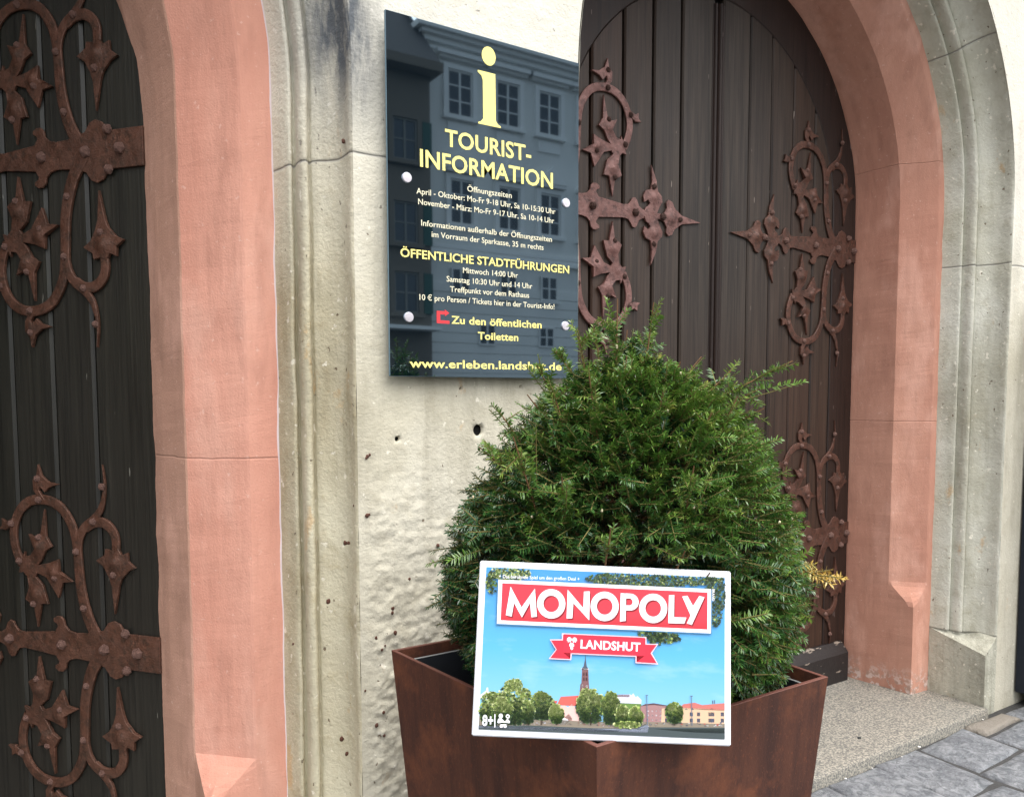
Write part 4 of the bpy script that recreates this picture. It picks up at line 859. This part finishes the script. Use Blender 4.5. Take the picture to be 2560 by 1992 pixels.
# ------------------------------------------------------------------ dark cabinet at the right edge
cab = empty('cabinet', (4.18, -.006, 0), label='dark navy cabinet at the right edge against the stone pier', cat='cabinet')
M_cab = flat('navy_metal', lin(22, 28, 40), .4); b = MB(); b.box(.0, .6, -.30, 0, .04, 1.95, 0, .006); b.build('case', M_cab, cab); b = MB(); b.box(.05, .55, -.27, -.03, -.03, .0395); b.build('base', M_cab, cab)
b = MB(); b.box(.03, .57, -.308, -.3005, .08, 1.9, 0, .003); b.build('door', M_cab, cab)

# ------------------------------------------------------------------ houses across the street (they show in the sign)
K = 1.365; YF = -28.06
M_house = MAT('house_plaster', .9); M_house.col(M_house.mix(M_house.noise(.6, 5), lin(226, 226, 222), lin(238, 238, 235))); M_house = M_house.m
M_trim = flat('house_trim', lin(240, 240, 238), .8); M_pane = flat('dark_pane', lin(40, 46, 54), .08, .6); M_fr = flat('white_frame', lin(226, 226, 224), .5); M_roof = flat('grey_roof', lin(150, 152, 158), .8); M_sand = flat('brown_plaster', lin(120, 112, 102), .9); M_sandf = flat('grey_frame', lin(128, 126, 120), .6); M_shut = flat('green_shutter', lin(62, 92, 84), .6)
def hx(u): return u * K
def hz(z): return 1.5 + (z - 1.5) * K
def window(root, x0, x1, z0, z1, y, n=2, rows=3, sill=True, fr=None, tr_=None):
    f = MB(); w = .075
    f.box(x0, x1, y, y + .07, z0, z0 + w); f.box(x0, x1, y, y + .07, z1 - w, z1); f.box(x0, x0 + w, y, y + .069, z0 + w, z1 - w); f.box(x1 - w, x1, y, y + .069, z0 + w, z1 - w)
    for i in range(1, n): xm = x0 + (x1 - x0) * i / n; f.box(xm - .045, xm + .045, y, y + .066, z0 + w, z1 - w)
    for i in range(1, rows): zm = z0 + (z1 - z0) * i / rows; f.box(x0 + w, x1 - w, y, y + .06, zm - .028, zm + .028)
    o = f.build('window', fr or M_fr, root); g = MB(); g.box(x0 + .04, x1 - .04, y - .02, y + .03, z0 + .04, z1 - .04); g.build('pane', M_pane, o)
    if sill:
        f = MB(); f.box(x0 - .25, x1 + .25, y, y + .22, z0 - .16, z0 - .003); f.box(x0 - .2, x0 - .003, y, y + .14, z0, z1 + .2); f.box(x1 + .003, x1 + .2, y, y + .14, z0, z1 + .2); f.box(x0 - .003, x1 + .003, y, y + .14, z1 + .003, z1 + .2)
        f.build('window_surround', tr_ or M_trim, root)
    return o
X0 = hx(11.05); X1 = hx(17.8)
h = empty('town_house', ((X0 + X1) / 2, YF, 0), label='pale town house with pediments over its windows, seen mirrored in the sign', cat='house'); h['category'] = 'house'
inv = lambda o: None
hb = empty('placeholder'); bpy.data.objects.remove(hb)
h.location = (0, YF, 0)
b = MB(); b.box(X0, X1, -8, 0, 0, hz(12.0)); 
for i in range(14): z = .4 + i * .42; b.box(X0 + .02, X1 - .02, .001, .05, z + .04, z + .40)
b.build('wall', M_house, h)
b = MB(); b.box(X0 - .5, X1 + .5, -8, .55, hz(12.28), hz(12.46)); b.box(X0 - .3, X1 + .3, -8, .38, hz(12.16), hz(12.28) - .003); b.box(X0 - .1, X1 + .1, -8, .2, hz(12.0) + .003, hz(12.16) - .003); b.box(X0, X1, .001, .09, hz(11.82), hz(11.90)); b.build('cornice', M_trim, h)
b = MB(); b.add([(X0 - .5, .4, hz(12.465)), (X1 + .5, .4, hz(12.465)), (X1 + .5, -5, hz(15.2)), (X0 - .5, -5, hz(15.2))], [(0, 1, 2, 3)]); b.build('roof', M_roof, h)
b = MB(); b.box(X0, X1, .001, .14, hz(6.02), hz(6.14)); b.box(X0, X1, .001, .22, hz(5.80), hz(5.90)); b.box(X0, X1, .001, .1, hz(5.90) + .003, hz(6.02) - .003); b.build('string_course', M_trim, h)
for u in (11.77, 13.5, 15.1, 16.75):
    window(h, hx(u), hx(u + .86), hz(10.0), hz(11.35), .0)
    b = MB(); b.box(hx(u - .42), hx(u + 1.25), .001, .35, hz(11.70), hz(11.82)); b.box(hx(u - .3), hx(u + 1.15), .001, .2, hz(11.62), hz(11.70) - .003); b.box(hx(u), hx(u + .86), .001, .07, hz(9.45), hz(9.8)); b.build('window_hood', M_trim, h)
    window(h, hx(u + .06), hx(u + .86), hz(6.78), hz(8.13), .0)
    xa, xb_, xm = hx(u - .12), hx(u + 1.02), hx(u + .45); b = MB(); z0, z1 = hz(8.42), hz(8.98)
    b.add([(xa, .001, z0), (xb_, .001, z0), (xm, .001, z1), (xa, .34, z0), (xb_, .34, z0), (xm, .34, z1)], [(3, 4, 5), (0, 3, 5, 2), (1, 2, 5, 4), (0, 1, 4, 3)]); b.box(xa, xb_, .001, .3, z0 - .14, z0 - .003)
    b.build('pediment', M_trim, h)
    window(h, hx(u + .08), hx(u + .74), hz(4.66), hz(5.46), .052, 2, 2, False); b = MB(); b.box(hx(u), hx(u + .82), .051, .2, hz(4.58), hz(4.63)); b.build('sill', M_trim, h)
for u in (12.81, 15.1): window(h, hx(u), hx(u + .62), hz(3.13), hz(3.8), .052, 2, 2, False)
g = empty('town_house', (0, YF + 1.2, 0), label='darker brown town house with green shutters, seen mirrored at the left of the sign', cat='house')
Y0, Y1 = hx(5.2), hx(10.75); b = MB(); b.box(Y0, Y1, -8, 0, 0, hz(10.6)); b.build('wall', M_sand, g)
b = MB(); b.box(Y0 - .3, Y1 + .25, -8, .7, hz(10.6) + .003, hz(10.85)); b.build('cornice', M_sand, g); b = MB(); b.add([(Y0 - .3, .6, hz(10.86)), (Y1 + .2, .6, hz(10.86)), (Y1 + .2, -6, hz(16)), (Y0 - .3, -6, hz(16))], [(0, 1, 2, 3)]); b.build('roof', flat('dark_roof', lin(70, 68, 68), .9), g)
for u in (9.55, 7.9, 6.3):
    for z in (8.15, 5.85, 3.9):
        window(g, hx(u), hx(u + .75), hz(z), hz(z + 1.15), .0, 2, 2, True, M_sandf, M_sand)
        for s0, s1 in ((u - .5, u - .18), (u + .93, u + 1.22)): b = MB(); b.box(hx(s0), hx(s1), .001, .08, hz(z), hz(z + 1.15)); b.build('shutter', M_shut, g)
b = MB(); b.box(Y0, Y1, .001, .9, hz(3.4), hz(3.5)); b.build('awning', M_trim, g)
# clipped bushes standing in the street: they show as dark tops at the foot of the sign's reflection
